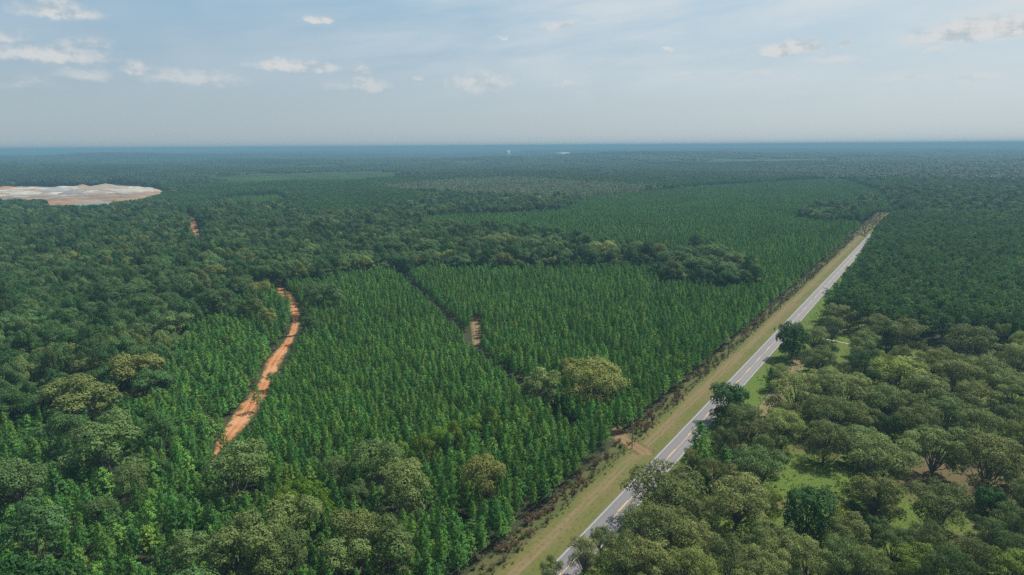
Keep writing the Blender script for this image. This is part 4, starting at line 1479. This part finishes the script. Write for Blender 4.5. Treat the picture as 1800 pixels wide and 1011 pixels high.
UNNAMED = []
STUFF = {'pale': ('thinned_wood', 'pale grey green thinned wood with gaps and bare stems far beyond the plantation', 'woodland'),
         'young': ('pine_plantation', 'dense mass of young green plantation pines behind the nearest rows', 'pine plantation'),
         'tall': ('tall_pine_stand', 'mass of tall pines farther back beyond the orchard', 'pine forest'),
         'hard': ('hardwood_forest', 'closed canopy of hardwoods farther back in the forest', 'hardwood forest'),
         'shrub': ('roadside_brush', 'brown and olive brush far along the plantation edge', 'brush'),
         'pecan': ('orchard_rest', 'rest of the pecan canopy', 'orchard')}
for kind, rows in T.items():
    pr = PROTO[kind]
    Hh = np.array([p['H'] for p in pr])[rows[:, 7].astype(int)] * rows[:, 5]
    pj = project(np.stack([rows[:, 0], rows[:, 1], rows[:, 2] + Hh * 0.7], 1))
    vis = (pj[:, 0] > 4) & (pj[:, 0] < 1796) & (pj[:, 1] < 1007) & (pj[:, 1] > 0)
    size = Hh / pj[:, 2]
    score = np.where(vis, size, 0) + np.where(rows[:, 8] >= 0, 10, 0)
    order = np.argsort(-score)
    lim = {'shrub': 220, 'pale': 0}.get(kind, 290)
    first = [i for i in order[:lim] if score[i] > 0]
    rest = np.setdiff1d(np.arange(len(rows)), first)
    for i in first:
        ob = make_object(kind, rows[i], pj[i, 0], pj[i, 1])
        if 'yellow vine on one side' in ob['label']: add_vine(ob)
        if int(rows[i][8]) < 0: UNNAMED.append((ob, kind, rows[i]))
    if len(rest) and kind in STUFF:
        nm, lb, ct = STUFF[kind]
        make_scatter(nm, rows[rest], PCOL[kind], None, ct, lb)
    print(kind, len(rows), 'objects', len(first))
name_by_landmarks(UNNAMED)
make_scatter('undergrowth', WEED, PCOL['shrub'], None, 'weeds', 'rough weeds and grass clumps on the orchard floor and verge edge')

# ------------------------------------------------------------------ distant forest: pieces of canopy
ICO = None


def ico80():
    import bmesh
    bm = bmesh.new()
    bmesh.ops.create_icosphere(bm, subdivisions=2, radius=1.0)
    v = np.array([x.co[:] for x in bm.verts]); f = np.array([[q.index for q in y.verts] for y in bm.faces])
    bm.free()
    return v, f


IV, IF = ico80()


def cone_pts(n, r):
    th = np.arange(n) * 2 * np.pi / n
    v = np.concatenate([np.stack([np.cos(th), np.sin(th), np.zeros(n)], 1), np.stack([0.55 * np.cos(th + .3), 0.55 * np.sin(th + .3), np.full(n, 0.55)], 1), [[0, 0, 1.0]]])
    q = [(i, (i + 1) % n, n + (i + 1) % n, n + i) for i in range(n)]
    t = [(n + i, n + (i + 1) % n, 2 * n) for i in range(n)]
    return v, q, t


def patch(kind, seed, size=66.0):
    r = np.random.default_rng(seed)
    g = Geo()
    step = {'young': 2.9, 'tall': 4.6, 'hard': 8.0, 'pale': 6.5}[kind]
    k = int(size / step)
    for i in range(k):
        for j in range(k):
            c = np.array([(i + 0.5) * size / k - size / 2, (j + 0.5) * size / k - size / 2, 0]) + np.array([*r.uniform(-.42, .42, 2) * step, 0])
            tone = np.clip(r.normal(0.5, 0.13), 0, 1)
            if kind == 'young':
                H, rd = r.normal(9.3, 0.9), r.uniform(1.3, 1.9)
                v, q, t = cone_pts(5, r)
                a = r.uniform(0, 6.28)
                v = v * np.array([rd, rd, H * 0.8]) + c + np.array([0, 0, H * 0.2])
                g.add(v, q, t, 1, tone)
            elif kind in ('tall', 'pale'):
                H, rd = r.normal(17, 1.2), r.uniform(2.0, 3.0)
                if kind == 'pale': H *= r.uniform(0.7, 1.0); rd *= 0.8
                v = IV * (1 + 0.28 * np.sin(IV[:, [0]] * 5 + i) * np.sin(IV[:, [1]] * 5 + j) + r.normal(0, 0.08, (len(IV), 1)))
                v = v * np.array([rd, rd, H * 0.24]) + c + np.array([0, 0, H * 0.76])
                g.add(v, None, IF, 1, np.clip(tone + r.normal(0, .12, len(IF)), 0, 1))
                tube(g, [c, c + [0, 0, H * 0.7]], [0.22, 0.12], 3, 0, cap=False)
            else:
                H, rd = r.normal(15, 2.2), r.uniform(3.6, 6.4)
                v = IV * (1 + 0.20 * np.sin(IV[:, [0]] * 6 + i) * np.sin(IV[:, [1]] * 6 + j) + 0.12 * np.sin(IV[:, [2]] * 7 + i * j) + r.normal(0, 0.06, (len(IV), 1)))
                v = v * np.array([rd, rd, H * 0.40]) + c + np.array([0, 0, H * 0.60])
                g.add(v, None, IF, 1, np.clip(tone + r.normal(0, .06, len(IF)), 0, 1))
    return g


M_yfar = foliage('far_young_needles', PINE_STOPS, 0.2, 0.5, bright=0.34)  # far foliage colours darkened for the self-shading that closed crown lumps lack
M_tfar = foliage('far_pine_needles', TALL_STOPS, 0.2, 0.6, bright=0.26)
M_hfar = foliage('far_broad_leaves', HARD_STOPS, 0.2, 0.6, bright=0.31)
fc = bpy.data.collections.new('canopy_shapes')
PK = {}
idx = 0
for kind, mats, seeds in (('young', [M_bark, M_yfar], (1, 2, 3)), ('tall', [M_bark, M_tfar], (4, 5, 6)), ('hard', [M_bark2, M_hfar], (7, 8, 9, 10))):
    PK[kind] = []
    for s in seeds:
        me = patch(kind, 300 + s).mesh('canopy_' + kind, mats)
        ob = bpy.data.objects.new('canopy_%02d' % idx, me)
        fc.objects.link(ob)
        PK[kind].append(idx)
        idx += 1

rows = []
rf = np.random.default_rng(500)
ZK = {1: 'young', 2: 'tall', 3: 'hard', 5: 'young', 6: 'hard', 4: 'hard'}
for (r0, r1, cell) in ((RNEAR, 3600, 60.0), (3600, 9000, 130.0), (9000, 37000, 420.0)):
    n = int(r1 / cell) + 1
    gx = np.arange(-n, n + 1) * cell
    gy = np.arange(0, n + 1) * cell
    X, Y = np.meshgrid(gx, gy, indexing='ij')
    X = X.ravel(); Y = Y.ravel()
    rr = np.hypot(X, Y)
    k = (rr >= r0 - (cell * 0.3 if r0 == RNEAR else 0)) & (rr < r1) & (np.abs(X) < Y * 0.82 + 300)
    X, Y = X[k], Y[k]
    z = zone(X, Y)
    Z = HT(X, Y)
    ok = (z > 0) & ~hides_open(X, Y, Z, np.full(len(X), 16.0))
    for x, y, zz, kz in zip(X[ok], Y[ok], Z[ok], z[ok]):
        kind = ZK[int(kz)]
        sc = cell / 60.0
        jit = cell * 0.05
        tint = {'young': rf.uniform(0.2, 0.9), 'tall': rf.uniform(0.1, 0.6), 'hard': np.clip(rf.normal(0.32, 0.16), 0, 1), 'pale': rf.uniform(0.2, 0.9)}[kind]
        rows.append([x + rf.uniform(-jit, jit), y + rf.uniform(-jit, jit), zz - 0.5, rf.integers(0, 4) * math.pi / 2, sc, rf.uniform(0.9, 1.15) * (1.0 if sc < 2 else 1.1), tint, rf.choice(PK[kind]), -1])
make_scatter('distant_forest', rows, fc, None, 'forest', 'unbroken forest of pines and hardwoods running out to the hazy horizon')
print('canopy pieces', len(rows))

# ------------------------------------------------------------------ poles and wires
POLE_T = -9.3
s_first = None
for u, v in ((1104, 787),):
    s_first, _ = road_st(*P(u, v)[:2])
SPAN = road_st(*P(1283, 630.5)[:2])[0] - s_first
pole_s = [s_first + SPAN * k for k in (-1, 0, 1, 2, 3, 4, 5)]
POLE_H = 10.8
PLABEL = ['utility pole nearest the camera beside the plantation', 'wooden utility pole at the bare soil farm entrance', 'wooden utility pole by the verge across from the bright roadside grass',
          'third wooden utility pole up the road from the farm entrance', 'fourth wooden utility pole up the road from the farm entrance', 'fifth wooden utility pole up the road from the farm entrance', 'farthest wooden utility pole up the road']
for s, lb in zip(pole_s, PLABEL):
    b = road_xy(s, POLE_T)
    if not in_frame(b[:1], b[1:2], np.array([10.0]), -10, 60)[0]:
        continue
    e = bpy.data.objects.new('utility_pole', None)
    e.location = b
    COL.objects.link(e)
    tag(e, lb, 'utility pole', 'utility poles along the road')
    g = Geo(); tube(g, [(0, 0, -0.5), (0, 0, 5), (0, 0, POLE_H)], [0.17, 0.14, 0.11], 8)
    link('pole', g.mesh('pole', [M_wood]), e)
    g = Geo(); tube(g, [(0, 0, POLE_H), (0, 0, POLE_H + 0.12), (0, 0, POLE_H + 0.2), (0, 0, POLE_H + 0.32)], [0.05, 0.12, 0.12, 0.05], 8)
    link('insulator', g.mesh('insulator', [M_glaze]), e)
    g = Geo(); box(g, (0.16, 0, POLE_H - 2.0), (0.12, 0.18, 0.3))
    link('bracket', g.mesh('bracket', [M_glaze]), e)
for hgt, lb, off in ((POLE_H + 0.34, 'upper power line strung along the pole tops', 0.0), (POLE_H - 2.0, 'lower power line strung below the upper one', 0.24)):
    g = Geo()
    for s0, s1 in zip(pole_s[:-1], pole_s[1:]):
        pts = []
        for k in np.linspace(0, 1, 9):
            pts.append(road_xy(s0 + (s1 - s0) * k, POLE_T + off, hgt - 1.3 * 4 * k * (1 - k)))
        tube(g, pts, [0.014] * 9, 4, cap=False)
    tag(link('power_line', g.mesh('power_line', [M_wire])), lb, 'power line', 'power lines along the road')

# ------------------------------------------------------------------ fence between roadside grass and orchard
fe = bpy.data.objects.new('wire_fence', None)
FT = 17.6
fe.location = road_xy(190, FT)
COL.objects.link(fe)
tag(fe, 'thin wire fence between the bright roadside grass and the orchard', 'fence')
post = Geo(); tube(post, [(0, 0, -0.2), (0, 0, 1.35)], [0.07, 0.06], 6)
post_me = post.mesh('post', [M_wood])
base = road_xy(190, FT)
for s in np.arange(190, 345, 4.0):
    o = link('post', post_me, fe, tuple(road_xy(s, FT) - base))
for k, hz in enumerate((0.4, 0.8, 1.2)):
    g = Geo()
    tube(g, [road_xy(190, FT, hz) - base, road_xy(342, FT, hz) - base], [0.015, 0.015], 4, cap=False)
    link('wire', g.mesh('wire', [M_wire]), fe)
g = []
for s in np.arange(188, 346, 6):
    g.append([(*road_xy(s, FT + 0.4)[:2], s, 0.3), (*road_xy(s, FT + 6.5)[:2], s, 0.6)])
tag(ribbon('path', g, dirt_material('dry_grass', ((0.12, 0.105, 0.042), (0.15, 0.122, 0.06), (0.135, 0.108, 0.06), (0.085, 0.092, 0.03))), 0.022), 'strip of dry tan grass along the orchard fence', 'path', kind='structure')

# ------------------------------------------------------------------ buildings far off
M_shed = plain('pale_sheet_metal', (0.42, 0.42, 0.41), 0.5, 0.06, 0.02)
M_roofm = plain('light_metal_roof', (0.36, 0.37, 0.38), 0.45, 0.06, 0.02)


def shed(u, v, dist, w, d, h, label):
    dr_ = pix_dir(u, v)
    x, y = dr_[0] / dr_[1] * dist, dist
    e = bpy.data.objects.new('warehouse', None)
    e.location = (x, y, float(HT(x, y)))
    COL.objects.link(e)
    tag(e, label, 'warehouse', 'far buildings')
    zb = (CAMH + dr_[2] / dr_[1] * dist) - e.location.z - h * 0.5
    g = Geo(); box(g, (0, 0, (zb + h) / 2), (w, d, zb + h))
    link('wall', g.mesh('wall', [M_shed]), e)
    g = Geo()
    z0 = zb + h + 0.05
    g.add([(-w / 2 - 1, -d / 2 - 1, z0), (w / 2 + 1, -d / 2 - 1, z0), (w / 2 + 1, d / 2 + 1, z0), (-w / 2 - 1, d / 2 + 1, z0), (-w / 2 - 1, 0, z0 + 4), (w / 2 + 1, 0, z0 + 4)],
          [(0, 1, 5, 4), (2, 3, 4, 5), (3, 2, 1, 0)], [(0, 4, 3), (1, 2, 5)])
    link('roof', g.mesh('roof', [M_roofm]), e)


shed(892, 265.6, 6500, 48, 30, 6, 'small white building far off among the forest near the horizon')
shed(984, 268.8, 6200, 170, 40, 5, 'long low pale warehouse far off among the forest near the horizon')

# ------------------------------------------------------------------ haze
HAZE_DENSITY = 2.0e-4
hm, t, out = new_mat('summer_haze')
pv_ = t.add('ShaderNodeVolumePrincipled')
pv_.inputs['Color'].default_value = (0.172, 0.325, 0.432, 1)
pv_.inputs['Density'].default_value = HAZE_DENSITY
pv_.inputs['Anisotropy'].default_value = 0.0
t.l.new(pv_.outputs[0], out.inputs['Volume'])
g = Geo()
zt, zb_ = CAMH + 14.0, ZMIN - 1.0
box(g, (0, 0, (zt + zb_) / 2), (80000, 80000, zt - zb_))
hz = link('haze', g.mesh('haze', [hm]))
tag(hz, 'pale blue summer haze lying over the whole forest', 'haze', kind='stuff')
